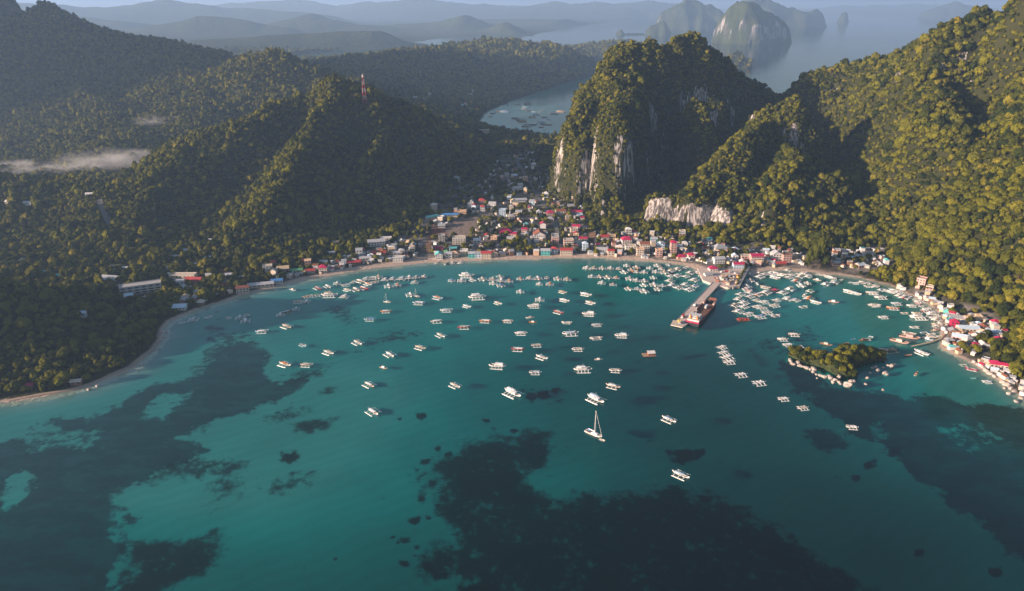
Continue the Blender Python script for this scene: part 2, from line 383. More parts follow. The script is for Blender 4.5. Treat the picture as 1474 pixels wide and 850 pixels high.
add(reef, [(660, 830), (700, 815), (740, 830), (760, 900), (660, 900)], 0.92, 6.8, 6.8, 9, 138)
for x, y, s in [(612, 660, 7), (600, 672, 4), (622, 690, 6), (606, 712, 4), (597, 742, 7), (617, 738, 4), (583, 770, 6), (572, 772, 3), (600, 778, 4), (582, 800, 6), (596, 788, 3), (630, 720, 5), (640, 700, 6), (606, 596, 6), (630, 640, 5), (645, 648, 6), (565, 765, 2.5),
               (482, 795, 2.5), (416, 656, 12), (985, 642, 16), (1008, 636, 9), (1020, 700, 8), (575, 600, 3), (700, 600, 4), (740, 612, 5), (780, 560, 8), (765, 563, 8), (800, 552, 6), (1440, 800, 8), (1330, 770, 6), (1290, 640, 9), (1255, 655, 8), (1235, 672, 6)]:
    add(reef, [(x - s * 1.3, y - s * .6), (x + s, y - s * .8), (x + s * 1.4, y + s * .2), (x, y + s * .8), (x - s, y + s * .5)], 0.9, s * 0.35, s * .3, 5, 139)
add(reef, [(380, 700), (415, 682), (445, 676), (445, 692), (395, 712)], 0.78, 8.5, 6.8, 9, 141)
add(reef, [(285, 655), (355, 662), (342, 690), (352, 715), (320, 712), (295, 690), (200, 690), (230, 670)], 0.64, 13.6, 12.2, 12, 143)
add(reef, [(425, 605), (455, 600), (485, 599), (480, 611), (445, 620), (428, 618)], 0.78, 6.8, 5.4, 9, 145)
add(reef, [(460, 562), (472, 553), (488, 554), (483, 566), (465, 569)], 0.69, 6.8, 4.1, 9, 147)
add(reef, [(403, 540), (430, 528), (482, 522), (470, 540), (440, 552), (412, 552)], 0.57, 8.5, 8.1, 12, 149)
add(reef, [(380, 600), (400, 585), (455, 580), (450, 592), (420, 605), (390, 612)], 0.55, 10.2, 8.1, 12, 151)
add(reef, [(190, 775), (300, 768), (316, 800), (280, 830), (190, 860), (160, 850)], 0.83, 11.9, 10.8, 14, 153)
add(weed, [(465, 438), (498, 434), (528, 455), (512, 466), (478, 458)], 0.41, 15.3, 12.2, 16, 155)
add(weed, [(528, 486), (560, 474), (600, 470), (630, 482), (575, 490), (540, 500), (505, 512), (500, 500)], 0.41, 17.0, 13.5, 16, 157)
add(weed, [(745, 548), (800, 545), (810, 570), (760, 575)], 0.37, 15.3, 12.2, 14, 158)
add(weed, [(1050, 488), (1160, 462), (1190, 480), (1130, 510), (1060, 505)], 0.33, 20.4, 18.9, 20, 159)
add(weed, [(-120, 650), (60, 615), (180, 575), (262, 540), (296, 498), (300, 470), (350, 478), (386, 512), (378, 535), (400, 545), (440, 545), (400, 575), (350, 592), (300, 612), (268, 628), (292, 645), (205, 686), (170, 700), (180, 740), (165, 790), (170, 835), (140, 900), (-200, 900)], 0.74, 11.9, 16.2, 18, 161)
add(weed, [(1118, 520), (1140, 498), (1180, 545), (1240, 560), (1290, 560), (1474, 590), (1620, 680), (1620, 860), (1474, 775), (1400, 725), (1330, 680), (1280, 640), (1215, 610), (1170, 560)], 0.74, 13.6, 16.2, 16, 163)
add(weed, [(1158, 602), (1200, 604), (1232, 628), (1200, 642), (1165, 620)], 0.59, 11.9, 8.1, 12, 165)
def lighten(poly, amt, soft, namp, ns, o): weed[:] = weed * (1 - amt * region(poly, soft, namp, ns, o))
lighten([(215, 575), (235, 563), (275, 562), (262, 580), (232, 602), (210, 598)], 0.75, 6, 8, 12, 167)
lighten([(0, 628), (60, 605), (120, 612), (155, 632), (120, 645), (40, 650)], 0.55, 8, 12, 14, 169)
lighten([(5, 690), (35, 675), (55, 690), (30, 725), (0, 730)], 0.8, 6, 9, 9, 171)
lighten([(240, 480), (340, 470), (330, 500), (290, 540), (230, 545)], 0.5, 14, 8, 20, 173)
lighten([(160, 800), (185, 795), (180, 822), (158, 830)], 0.8, 4, 6, 8, 174)
lighten([(1330, 610), (1420, 600), (1474, 640), (1400, 650)], 0.4, 10, 12, 16, 175)
lighten([(1240, 600), (1270, 598), (1290, 620), (1262, 622)], 0.6, 6, 9, 9, 176)
reef *= bed_m; weed *= bed_m
# depth of the water (m): shallow sand shelf, deeper towards the middle right
shore = np.clip(-gsd, 0, 400)
depth = 0.25 + 1.9 * sst(0, 160, shore) + 1.7 * sst(140, 380, shore) + 0.7 * fbm(GX / 130, GY / 130, 4, 181) * sst(40, 200, shore)
def blob(px, py, rx, ry, d):
    x, y = gp(px, py)
    depth[:] += d * np.exp(-(((GX - x) / rx) ** 2 + ((GY - y) / ry) ** 2))
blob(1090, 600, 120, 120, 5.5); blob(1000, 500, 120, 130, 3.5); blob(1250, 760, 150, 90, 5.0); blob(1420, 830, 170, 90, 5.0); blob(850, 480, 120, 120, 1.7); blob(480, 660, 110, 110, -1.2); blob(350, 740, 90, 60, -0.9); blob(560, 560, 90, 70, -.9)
blob(620, 480, 100, 90, -0.6); blob(840, 680, 40, 25, -1.2); blob(100, 640, 120, 110, -1.4); blob(1350, 640, 130, 110, -1.2); blob(520, 850, 110, 35, 2.2); blob(1000, 830, 200, 60, 2.4); blob(60, 830, 130, 60, 2.0)  # near-edge blobs: deeper water, its darker tint also imitating lens vignetting
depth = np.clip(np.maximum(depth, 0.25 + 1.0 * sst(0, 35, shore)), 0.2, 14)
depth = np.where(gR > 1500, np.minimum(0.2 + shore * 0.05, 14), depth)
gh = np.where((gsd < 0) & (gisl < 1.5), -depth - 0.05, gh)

# ------------------------------------------------------------------ materials helpers
MATS = {}
def new_mat(name):
    m = bpy.data.materials.new(name); m.use_nodes = True
    nt = m.node_tree; nt.nodes.clear()
    out = nt.nodes.new('ShaderNodeOutputMaterial')
    return m, nt, out
def N(nt, t, **kw):
    n = nt.nodes.new(t)
    for k, v in kw.items():
        if k in ('operation', 'data_type', 'blend_type', 'attribute_name', 'attribute_type', 'interpolation_type', 'noise_dimensions', 'feature', 'distance', 'wave_type', 'bands_direction'): setattr(n, k, v)
        else: n.inputs[k].default_value = v
    return n
def mathn(nt, op, a, b=None, clamp=False):
    n = nt.nodes.new('ShaderNodeMath'); n.operation = op; n.use_clamp = clamp
    for i, v in enumerate((a, b)):
        if v is None: continue
        if hasattr(v, 'is_output'): nt.links.new(v, n.inputs[i])
        else: n.inputs[i].default_value = v
    return n.outputs[0]
def mixc(nt, f, a, b):
    n = nt.nodes.new('ShaderNodeMix'); n.data_type = 'RGBA'
    for s, v in ((n.inputs[0], f), (n.inputs[6], a), (n.inputs[7], b)):
        if hasattr(v, 'is_output'): nt.links.new(v, s)
        else: s.default_value = v if not isinstance(v, tuple) else (v + (1,) if len(v) == 3 else v)
    return n.outputs[2]
def smooth(nt, x, a, b):
    n = nt.nodes.new('ShaderNodeMapRange'); n.interpolation_type = 'SMOOTHSTEP'
    nt.links.new(x, n.inputs[0]); n.inputs[1].default_value = a; n.inputs[2].default_value = b; n.inputs[3].default_value = 0; n.inputs[4].default_value = 1
    return n.outputs[0]
def noise(nt, scale, detail=3, rough=0.55, vec=None, out=0):
    n = nt.nodes.new('ShaderNodeTexNoise'); n.inputs['Scale'].default_value = scale; n.inputs['Detail'].default_value = detail; n.inputs['Roughness'].default_value = rough
    if vec is not None: nt.links.new(vec, n.inputs['Vector'])
    return n.outputs[out]
def geopos(nt): return nt.nodes.new('ShaderNodeNewGeometry').outputs['Position']
def scaled(nt, vec, s):
    n = nt.nodes.new('ShaderNodeVectorMath'); n.operation = 'MULTIPLY'; nt.links.new(vec, n.inputs[0]); n.inputs[1].default_value = s
    return n.outputs[0]
def attr(nt, name):
    n = nt.nodes.new('ShaderNodeAttribute'); n.attribute_name = name
    return n.outputs['Fac']
def principled(nt, out, color, rough=0.8, spec=0.3, metallic=0.0):
    p = nt.nodes.new('ShaderNodeBsdfPrincipled')
    if hasattr(color, 'is_output'): nt.links.new(color, p.inputs['Base Color'])
    else: p.inputs['Base Color'].default_value = tuple(color[:3]) + (1,)
    p.inputs['Roughness'].default_value = rough; p.inputs['Specular IOR Level'].default_value = spec; p.inputs['Metallic'].default_value = metallic
    nt.links.new(p.outputs[0], out.inputs[0])
    return p
def bump(nt, p, h, strength, dist):
    b = nt.nodes.new('ShaderNodeBump'); b.inputs['Strength'].default_value = strength; b.inputs['Distance'].default_value = dist
    nt.links.new(h, b.inputs['Height']); nt.links.new(b.outputs[0], p.inputs['Normal'])

def mat_terrain():
    m, nt, out = new_mat('terrain')
    P = geopos(nt)
    n1 = noise(nt, 0.03, 5, 0.6, P); n2 = noise(nt, 0.25, 4, 0.6, P)
    green = mixc(nt, n1, (0.012, 0.016, 0.007), (0.040, 0.040, 0.013))
    # limestone: pale grey with dark vertical stains
    vs1 = noise(nt, 1.0, 4, 0.65, scaled(nt, P, (0.38, 0.38, 0.02))); vs2 = noise(nt, 1.0, 3, 0.6, scaled(nt, P, (0.07, 0.07, 0.03)))
    st = smooth(nt, vs1, 0.42, 0.62)
    lime = mixc(nt, st, (0.07, 0.065, 0.065), (0.40, 0.36, 0.34))
    lime = mixc(nt, mathn(nt, 'MULTIPLY', smooth(nt, vs2, 0.50, 0.66), 0.55), lime, (0.20, 0.17, 0.15))
    rk = smooth(nt, mathn(nt, 'ADD', attr(nt, 'rock'), mathn(nt, 'ADD', mathn(nt, 'MULTIPLY', mathn(nt, 'SUBTRACT', n2, 0.5), 0.5), mathn(nt, 'MULTIPLY', mathn(nt, 'SUBTRACT', vs1, 0.5), 1.6))), 0.34, 0.60)
    c = mixc(nt, rk, green, lime)
    twn = mixc(nt, n2, (0.10, 0.09, 0.085), (0.24, 0.21, 0.19))
    c = mixc(nt, mathn(nt, 'MULTIPLY', attr(nt, 'town'), smooth(nt, n1, 0.35, 0.6)), c, twn)
    sandc = mixc(nt, n2, (0.33, 0.24, 0.19), (0.52, 0.40, 0.32))
    c = mixc(nt, attr(nt, 'sand'), c, sandc)
    c = mixc(nt, attr(nt, 'dirt'), c, mixc(nt, n2, (0.14, 0.10, 0.08), (0.30, 0.23, 0.19)))
    c = mixc(nt, attr(nt, 'red'), c, mixc(nt, n2, (0.13, 0.045, 0.03), (0.20, 0.08, 0.06)))
    p = principled(nt, out, c, 0.95, 0.1)
    bump(nt, p, n2, 0.6, 2.0)
    return m
def mat_seabed():
    m, nt, out = new_mat('sea_bed')
    P = scaled(nt, geopos(nt), (1, 1, 0))
    a = noise(nt, 0.16, 5, 0.65, P); b = noise(nt, 0.045, 4, 0.6, P); s = noise(nt, 0.02, 3, 0.5, P)
    ripp = nt.nodes.new('ShaderNodeTexWave'); ripp.inputs['Scale'].default_value = 0.030; ripp.inputs['Distortion'].default_value = 5; ripp.inputs['Detail'].default_value = 2
    rv = nt.nodes.new('ShaderNodeVectorRotate'); rv.rotation_type = 'Z_AXIS'; rv.inputs['Angle'].default_value = 1.0
    nt.links.new(P, rv.inputs['Vector']); nt.links.new(rv.outputs[0], ripp.inputs['Vector'])
    sandc = mixc(nt, s, (0.17, 0.17, 0.155), (0.29, 0.285, 0.26))
    sandc = mixc(nt, mathn(nt, 'MULTIPLY', ripp.outputs['Fac'], 0.14), sandc, (0.12, 0.12, 0.11))
    na = mathn(nt, 'SUBTRACT', a, 0.5); nb = mathn(nt, 'SUBTRACT', b, 0.5)
    nn = mathn(nt, 'ADD', mathn(nt, 'MULTIPLY', na, 1.5), mathn(nt, 'MULTIPLY', nb, 0.9))
    wd = smooth(nt, mathn(nt, 'ADD', attr(nt, 'weed'), mathn(nt, 'MULTIPLY', nn, 0.75)), 0.22, 0.52)
    weedc = mixc(nt, a, (0.014, 0.012, 0.015), (0.055, 0.045, 0.048))
    weedc = mixc(nt, smooth(nt, noise(nt, 1.0, 5, 0.7, scaled(nt, P, (0.035, 0.07, 0.0))), 0.42, 0.66), weedc, (0.062, 0.056, 0.058))
    wd = mathn(nt, 'MULTIPLY', wd, 0.93)
    c = mixc(nt, wd, sandc, weedc)
    rf = smooth(nt, mathn(nt, 'ADD', attr(nt, 'reef'), mathn(nt, 'MULTIPLY', nn, 1.05)), 0.22, 0.78)
    rf = mathn(nt, 'MULTIPLY', rf, mathn(nt, 'ADD', 0.70, mathn(nt, 'MULTIPLY', attr(nt, 'reef'), 0.29)), True)
    c = mixc(nt, rf, c, mixc(nt, a, (0.006, 0.0055, 0.005), (0.028, 0.025, 0.021)))
    principled(nt, out, c, 0.9, 0.0)
    return m
def mat_water():
    m, nt, out = new_mat('sea_water')
    P = geopos(nt)
    d = attr(nt, 'depth')
    comb = nt.nodes.new('ShaderNodeCombineColor')
    for i, s in enumerate((1.0, 0.078, 0.076)):
        e = mathn(nt, 'POWER', 2.718, mathn(nt, 'MULTIPLY', d, -s)); nt.links.new(e, comb.inputs[i])
    tr = nt.nodes.new('ShaderNodeBsdfTransparent'); nt.links.new(comb.outputs[0], tr.inputs[0])
    gl = nt.nodes.new('ShaderNodeBsdfGlossy'); gl.inputs['Roughness'].default_value = 0.07
    fr = nt.nodes.new('ShaderNodeFresnel'); bf = nt.nodes.new('ShaderNodeNewGeometry').outputs['Backfacing']
    ior = nt.nodes.new('ShaderNodeMix'); ior.data_type = 'FLOAT'; nt.links.new(bf, ior.inputs[0]); ior.inputs[2].default_value = 1.33; ior.inputs[3].default_value = 1 / 1.33; nt.links.new(ior.outputs[0], fr.inputs['IOR'])
    w1 = noise(nt, 1.0, 4, 0.6, scaled(nt, P, (0.05, 0.20, 0.1))); w2 = noise(nt, 1.0, 3, 0.6, scaled(nt, P, (0.012, 0.03, 0.02)))
    hsum = mathn(nt, 'ADD', mathn(nt, 'MULTIPLY', w1, 0.5), w2)
    b = nt.nodes.new('ShaderNodeBump'); nt.links.new(mathn(nt, 'MULTIPLY', mathn(nt, 'ADD', smooth(nt, noise(nt, 1.0, 3, 0.6, scaled(nt, P, (0.006, 0.012, 0.01))), 0.35, 0.68), 0.25), 0.24), b.inputs['Strength']); b.inputs['Distance'].default_value = 1.6
    nt.links.new(hsum, b.inputs['Height']); nt.links.new(b.outputs[0], gl.inputs['Normal']); nt.links.new(b.outputs[0], fr.inputs['Normal'])
    mx = nt.nodes.new('ShaderNodeMixShader')
    nt.links.new(fr.outputs[0], mx.inputs[0]); nt.links.new(tr.outputs[0], mx.inputs[1]); nt.links.new(gl.outputs[0], mx.inputs[2])
    nt.links.new(mx.outputs[0], out.inputs[0])
    return m
def mat_far():
    m, nt, out = new_mat('far_forest')
    P = geopos(nt); n1 = noise(nt, 0.004, 5, 0.6, P); n2 = noise(nt, 0.02, 4, 0.7, P)
    c = mixc(nt, n1, (0.022, 0.034, 0.014), (0.060, 0.068, 0.024))
    lime = mixc(nt, smooth(nt, noise(nt, 1.0, 4, 0.6, scaled(nt, P, (0.02, 0.02, 0.002))), 0.42, 0.58), (0.07, 0.07, 0.07), (0.30, 0.28, 0.27))
    c = mixc(nt, smooth(nt, mathn(nt, 'ADD', attr(nt, 'rock'), mathn(nt, 'SUBTRACT', n2, 0.5)), 0.42, 0.85), c, lime)
    p = principled(nt, out, c, 0.95, 0.1)
    bump(nt, p, n2, 1.0, 18.0)
    return m

def grid_mesh(name, vmask, mat, attrs, Z):
    """mesh of the grid cells that touch vmask"""
    cell = vmask[:-1, :-1] | vmask[1:, :-1] | vmask[:-1, 1:] | vmask[1:, 1:]
    ci, cj = np.nonzero(cell)
    idx = np.arange(NR * NA).reshape(NR, NA)
    F = np.stack([idx[ci, cj], idx[ci, cj + 1], idx[ci + 1, cj + 1], idx[ci + 1, cj]], 1)
    used, inv = np.unique(F.ravel(), return_inverse=True)
    co = np.stack([GX.ravel()[used], GY.ravel()[used], Z.ravel()[used]], 1).astype(np.float32)
    me = bpy.data.meshes.new(name)
    me.vertices.add(len(co)); me.vertices.foreach_set('co', co.ravel())
    me.loops.add(len(inv)); me.loops.foreach_set('vertex_index', inv.astype(np.int32))
    me.polygons.add(len(F)); me.polygons.foreach_set('loop_start', np.arange(0, len(inv), 4, dtype=np.int32)); 
    me.update(calc_edges=True)
    me.polygons.foreach_set('use_smooth', np.ones(len(F), bool))
    for k, G in attrs.items():
        a = me.attributes.new(k, 'FLOAT', 'POINT'); a.data.foreach_set('value', G.ravel()[used].astype(np.float32))
    me.materials.append(mat)
    o = bpy.data.objects.new(name, me); COL.objects.link(o); o['kind'] = 'structure'
    return o
frock = ((gisl > 2) & (gk > 0)) * sst(2.0, 3.6, gslope + 1.6 * fbm(GX / 120, GY / 120, 3, 191)) 
nearR = gR < 4600
town_all = np.clip(np.maximum(town, vil), 0, 1)
T_ATTR = dict(rock=rock, sand=np.maximum(sand, pier_pl * (gh > -1)), town=town_all, dirt=dirt, red=red)
# water surface fluctuation is shading only; the sheet itself is flat
grid_mesh('terrain', (gh > -0.35) & nearR & (gisl < 1.5), mat_terrain(), T_ATTR, gh)
grid_mesh('far_mountains', (gh > -2.5) & ~nearR & (gisl < 1.5), mat_far(), dict(rock=np.zeros(shape)), gh)
grid_mesh('islands', (gisl >= 1.5), mat_far(), dict(rock=frock), np.maximum(gh, np.where(gisl > 0.2, gisl - 1.5, gh)))
grid_mesh('seabed', (gh <= 0.3) & (gR < 7000), mat_seabed(), dict(reef=reef, weed=weed), gh - 0.02)
# the sea reaches the horizon
rr_keep = rr.copy()
rr2 = rr.copy(); rr2[-4:] = [32000, 42000, 58000, 80000]
GXs, GYs = GX, GY
GX = (rr2[:, None] * np.sin(aa)[None, :]); GY = (rr2[:, None] * np.cos(aa)[None, :])
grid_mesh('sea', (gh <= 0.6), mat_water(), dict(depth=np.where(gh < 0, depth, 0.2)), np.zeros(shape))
GX, GY = GXs, GYs

# ------------------------------------------------------------------ air
def box_mesh(name, x0, x1, y0, y1, z0, z1):
    me = bpy.data.meshes.new(name)
    v = [(x, y, z) for z in (z0, z1) for y in (y0, y1) for x in (x0, x1)]
    me.from_pydata(v, [], [(0, 2, 3, 1), (4, 5, 7, 6), (0, 1, 5, 4), (2, 6, 7, 3), (0, 4, 6, 2), (1, 3, 7, 5)])
    return me
hz = box_mesh('haze', -70000, 70000, -3000, 83000, -20, 740)
hm, hnt, hout = new_mat('haze')
pv = hnt.nodes.new('ShaderNodeVolumePrincipled')
pv.inputs['Color'].default_value = (0.40, 0.62, 1.0, 1)
pv.inputs['Density'].default_value = 1.0 / 11500
pv.inputs['Anisotropy'].default_value = 0.2
hnt.links.new(pv.outputs[0], hout.inputs['Volume'])
hz.materials.append(hm)
hzo = bpy.data.objects.new('haze', hz); COL.objects.link(hzo); hzo['kind'] = 'stuff'
# ------------------------------------------------------------------ trees
def mat_leaf(name, dark, lit, warm):
    m, nt, out = new_mat(name)
    oi = nt.nodes.new('ShaderNodeObjectInfo'); P = geopos(nt)
    n = noise(nt, 0.012, 3, 0.5, P); n2 = noise(nt, 0.9, 3, 0.7, P)
    f = mathn(nt, 'ADD', mathn(nt, 'MULTIPLY', oi.outputs['Random'], 0.65), mathn(nt, 'MULTIPLY', n, 0.6), True)
    c = mixc(nt, smooth(nt, f, 0.25, 0.95), dark, lit)  # leaf tone from dark to yellow-green, random per tree plus slow noise
    c = mixc(nt, smooth(nt, mathn(nt, 'FRACT', mathn(nt, 'MULTIPLY', oi.outputs['Random'], 7.31)), 0.86, 1.0), c, warm)
    c = mixc(nt, mathn(nt, 'MULTIPLY', n2, 0.55), c, (dark[0] * .5, dark[1] * .5, dark[2] * .5))
    df = nt.nodes.new('ShaderNodeBsdfDiffuse'); tl = nt.nodes.new('ShaderNodeBsdfTranslucent'); mx = nt.nodes.new('ShaderNodeMixShader')
    mx.inputs[0].default_value = 0.16
    nt.links.new(c, df.inputs[0]); nt.links.new(c, tl.inputs[0]); nt.links.new(df.outputs[0], mx.inputs[1]); nt.links.new(tl.outputs[0], mx.inputs[2]); nt.links.new(mx.outputs[0], out.inputs[0])
    return m
M_LEAF = mat_leaf('leaves', (0.022, 0.034, 0.010), (0.175, 0.168, 0.016), (0.235, 0.200, 0.026))
def simple(name, col, rough=0.7, spec=0.3, var=0.0, scale=0.5, metallic=0.0):
    m, nt, out = new_mat(name)
    if var:
        n = noise(nt, scale, 4, 0.6, geopos(nt))
        c = mixc(nt, n, tuple(v * (1 - var) for v in col), tuple(min(1, v * (1 + var)) for v in col))
    else: c = col
    principled(nt, out, c, rough, spec, metallic)
    return m
M_BARK = simple('bark', (0.09, 0.065, 0.045), 0.9, 0.1, 0.4)

class MB:
    """collects shapes and links them as ONE mesh object"""
    def __init__(s): s.v = []; s.f = []; s.m = []
    def add(s, v, f, m=0):
        b = len(s.v); s.v += [tuple(p) for p in v]; s.f += [tuple(i + b for i in q) for q in f]; s.m += [m] * len(f)
    def box(s, x0, x1, y0, y1, z0, z1, m=0, taper=0.0):
        t = taper
        v = [(x0, y0, z0), (x1, y0, z0), (x1, y1, z0), (x0, y1, z0), (x0 + t, y0 + t, z1), (x1 - t, y0 + t, z1), (x1 - t, y1 - t, z1), (x0 + t, y1 - t, z1)]
        s.add(v, [(0, 3, 2, 1), (4, 5, 6, 7), (0, 1, 5, 4), (1, 2, 6, 5), (2, 3, 7, 6), (3, 0, 4, 7)], m)
    def tube(s, pts, rad, n=6, m=0, cap=True):
        pts = [Vector(p) for p in pts]; rad = rad if isinstance(rad, (list, tuple)) else [rad] * len(pts)
        v = []; f = []
        for i, p in enumerate(pts):
            d = (pts[min(i + 1, len(pts) - 1)] - pts[max(i - 1, 0)]).normalized()
            a = d.orthogonal().normalized() if abs(d.z) > 0.9 else d.cross(Vector((0, 0, 1))).normalized(); b = d.cross(a)
            for k in range(n):
                t = 2 * math.pi * k / n; v.append(p + (a * math.cos(t) + b * math.sin(t)) * rad[i])
        for i in range(len(pts) - 1):
            for k in range(n): f.append((i * n + k, i * n + (k + 1) % n, (i + 1) * n + (k + 1) % n, (i + 1) * n + k))
        if cap: f.append(tuple(range(n))[::-1]); f.append(tuple((len(pts) - 1) * n + k for k in range(n)))
        s.add(v, f, m)
    def prism(s, prof, x0, x1, m=0):
        """profile of (y, z) points extruded along x"""
        n = len(prof); v = [(x0, y, z) for y, z in prof] + [(x1, y, z) for y, z in prof]
        f = [(i, (i + 1) % n, n + (i + 1) % n, n + i) for i in range(n)] + [tuple(range(n))[::-1], tuple(range(n, 2 * n))]
        s.add(v, f, m)
    def mesh(s, name, mats, smooth=False):
        me = bpy.data.meshes.new(name); me.from_pydata(s.v, [], s.f)
        for m in (mats if isinstance(mats, (list, tuple)) else [mats]): me.materials.append(m)
        if len(set(s.m)) > 1: me.polygons.foreach_set('material_index', s.m)
        if smooth: me.polygons.foreach_set('use_smooth', [True] * len(s.f))
        bm = bmesh.new(); bm.from_mesh(me); bmesh.ops.recalc_face_normals(bm, faces=bm.faces); bm.to_mesh(me); bm.free()
        return me

def ico(sub):
    bm = bmesh.new(); bmesh.ops.create_icosphere(bm, subdivisions=sub, radius=1)
    v = np.array([p.co for p in bm.verts]); f = [tuple(q.index for q in p.verts) for p in bm.faces]; bm.free(); return v, f
ICO2 = ico(2); ICO1 = ico(1)
def crown_mesh(name, seed, lobes=9, flat=0.8, leaves=240, sub=ICO2, leaf=0.15):
    """crown of unit radius: noisy lobes with ragged leaf sprays; its base is z = 0"""
    rg = random.Random(seed); mb = MB(); cen = []
    for k in range(lobes):
        a = rg.random() * 6.283; q = math.sqrt(rg.random()) * 0.62 if k else 0
        cen.append((q * math.cos(a), q * math.sin(a), 0.40 + 0.55 * flat * (1 - q * q * 1.6) * (0.75 + 0.4 * rg.random()), rg.uniform(0.30, 0.50)))
    for cx, cyy, cz, r in cen:
        o = Vector((rg.random() * 50, rg.random() * 50, rg.random() * 50)); vv = []
        for p in sub[0]:
            q = Vector(p); d = 1 + 0.55 * mn.noise(q * 2.3 + o) + 0.32 * mn.noise(q * 5.1 + o)
            vv.append((cx + q.x * r * d, cyy + q.y * r * d, cz + q.z * r * d * 0.85))
        mb.add(vv, sub[1])
    for k in range(leaves):
        cx, cyy, cz, r = rg.choice(cen)
        q = Vector((rg.gauss(0, 1), rg.gauss(0, 1), rg.gauss(0.35, 1))).normalized()
        p = Vector((cx, cyy, cz)) + q * r * rg.uniform(0.95, 1.28)
        t = (q.orthogonal() + Vector((rg.uniform(-.6, .6), rg.uniform(-.6, .6), rg.uniform(-.6, .6)))).normalized(); b = (q + Vector((rg.uniform(-.8, .8), rg.uniform(-.8, .8), rg.uniform(-.3, .8)))).normalized().cross(t)
        s = leaf * rg.uniform(0.5, 1.2)
        mb.add([p - t * s, p + b * s * .6, p + t * s, p - b * s * .6], [(0, 1, 2, 3)])
    return mb.mesh(name, M_LEAF)
CROWNS = [crown_mesh('crown', 11, 9, 0.85), crown_mesh('crown', 12, 7, 1.1), crown_mesh('crown', 13, 11, 0.65), crown_mesh('crown', 14, 8, 1.0), crown_mesh('crown', 15, 6, 1.3), crown_mesh('crown', 16, 10, 0.75)]
SMALL = [crown_mesh('small_crown', 21, 5, 0.9, 90, ICO1, 0.2), crown_mesh('small_crown', 22, 6, 0.7, 90, ICO1, 0.2), crown_mesh('small_crown', 23, 4, 1.2, 90, ICO1, 0.2)]
def proto_coll(name, meshes):
    c = bpy.data.collections.new(name)
    for i, me in enumerate(meshes): c.objects.link(bpy.data.objects.new('%s_%d' % (name, i), me))
    return c
PC_BIG = proto_coll('crown_kinds', CROWNS); PC_SMALL = proto_coll('small_crown_kinds', SMALL)
def forest_nodes(coll, nvar):
    g = bpy.data.node_groups.new('forest', 'GeometryNodeTree')
    g.interface.new_socket('Geometry', in_out='INPUT', socket_type='NodeSocketGeometry'); g.interface.new_socket('Geometry', in_out='OUTPUT', socket_type='NodeSocketGeometry')
    gi = g.nodes.new('NodeGroupInput'); go = g.nodes.new('NodeGroupOutput')
    iop = g.nodes.new('GeometryNodeInstanceOnPoints'); ci = g.nodes.new('GeometryNodeCollectionInfo')
    ci.inputs['Collection'].default_value = coll; ci.inputs['Separate Children'].default_value = True; ci.inputs['Reset Children'].default_value = True
    def na(nm, t):
        n = g.nodes.new('GeometryNodeInputNamedAttribute'); n.data_type = t; n.inputs['Name'].default_value = nm; return n.outputs[0]
    g.links.new(gi.outputs[0], iop.inputs['Points']); g.links.new(ci.outputs[0], iop.inputs['Instance'])
    iop.inputs['Pick Instance'].default_value = True
    g.links.new(na('var', 'INT'), iop.inputs['Instance Index']); g.links.new(na('rot', 'FLOAT_VECTOR'), iop.inputs['Rotation']); g.links.new(na('scl', 'FLOAT_VECTOR'), iop.inputs['Scale'])
    g.links.new(iop.outputs[0], go.inputs[0])
    return g
GN_BIG = forest_nodes(PC_BIG, len(CROWNS)); GN_SMALL = forest_nodes(PC_SMALL, len(SMALL))
def forest(name, label, X, Y, Z, S, gn, nvar):
    me = bpy.data.meshes.new(name); n = len(X)
    me.vertices.add(n); me.vertices.foreach_set('co', np.stack([X, Y, Z], 1).astype(np.float32).ravel())
    a = me.attributes.new('var', 'INT', 'POINT'); a.data.foreach_set('value', rng.integers(0, nvar, n).astype(np.int32))
    rot = np.stack([rng.normal(0, .08, n), rng.normal(0, .08, n), rng.random(n) * 6.283], 1)
    a = me.attributes.new('rot', 'FLOAT_VECTOR', 'POINT'); a.data.foreach_set('vector', rot.astype(np.float32).ravel())
    sc = np.stack([S * rng.uniform(.8, 1.25, n), S * rng.uniform(.8, 1.25, n), S * rng.uniform(0.8, 1.6, n)], 1)
    a = me.attributes.new('scl', 'FLOAT_VECTOR', 'POINT'); a.data.foreach_set('vector', sc.astype(np.float32).ravel())
    o = bpy.data.objects.new(name, me); COL.objects.link(o); o['kind'] = 'stuff'; o['label'] = label
    md = o.modifiers.new('trees', 'NODES'); md.node_group = gn
    return o
def scatter(s, y0, y1, ang0=-40.0, ang1=40.0):
    xs = np.arange(-y1, y1, s); ys = np.arange(y0 * 0.7, y1, s)
    X, Y = np.meshgrid(xs, ys); X = X.ravel() + rng.uniform(-.5, .5, X.size) * s; Y = Y.ravel() + rng.uniform(-.5, .5, Y.size) * s
    r = np.hypot(X, Y); a = np.degrees(np.arctan2(X, Y))
    m = (a > ang0) & (a < ang1) & (r < y1) & (r > y0)
    return X[m], Y[m]
KEEP_CLEAR = []          # (x, y, r) filled by the objects that need room
def land_ok(X, Y):
    h = samp(gh, X, Y); rk = samp(rock, X, Y); sdd = samp(gsd, X, Y); isl = samp(gisl, X, Y)
    t = np.maximum(samp(town_all, X, Y), 0); op = samp(np.maximum(np.maximum(dirt, red), np.maximum(sand, pier_pl)), X, Y)
    p = (1 - 0.72 * sst(0.25, 0.75, t)) * (op < 0.35) * (h > 1.0) * (rk + 0.25 * fbm(X / 6, Y / 6, 2, 201) < 0.38)
    return h, p
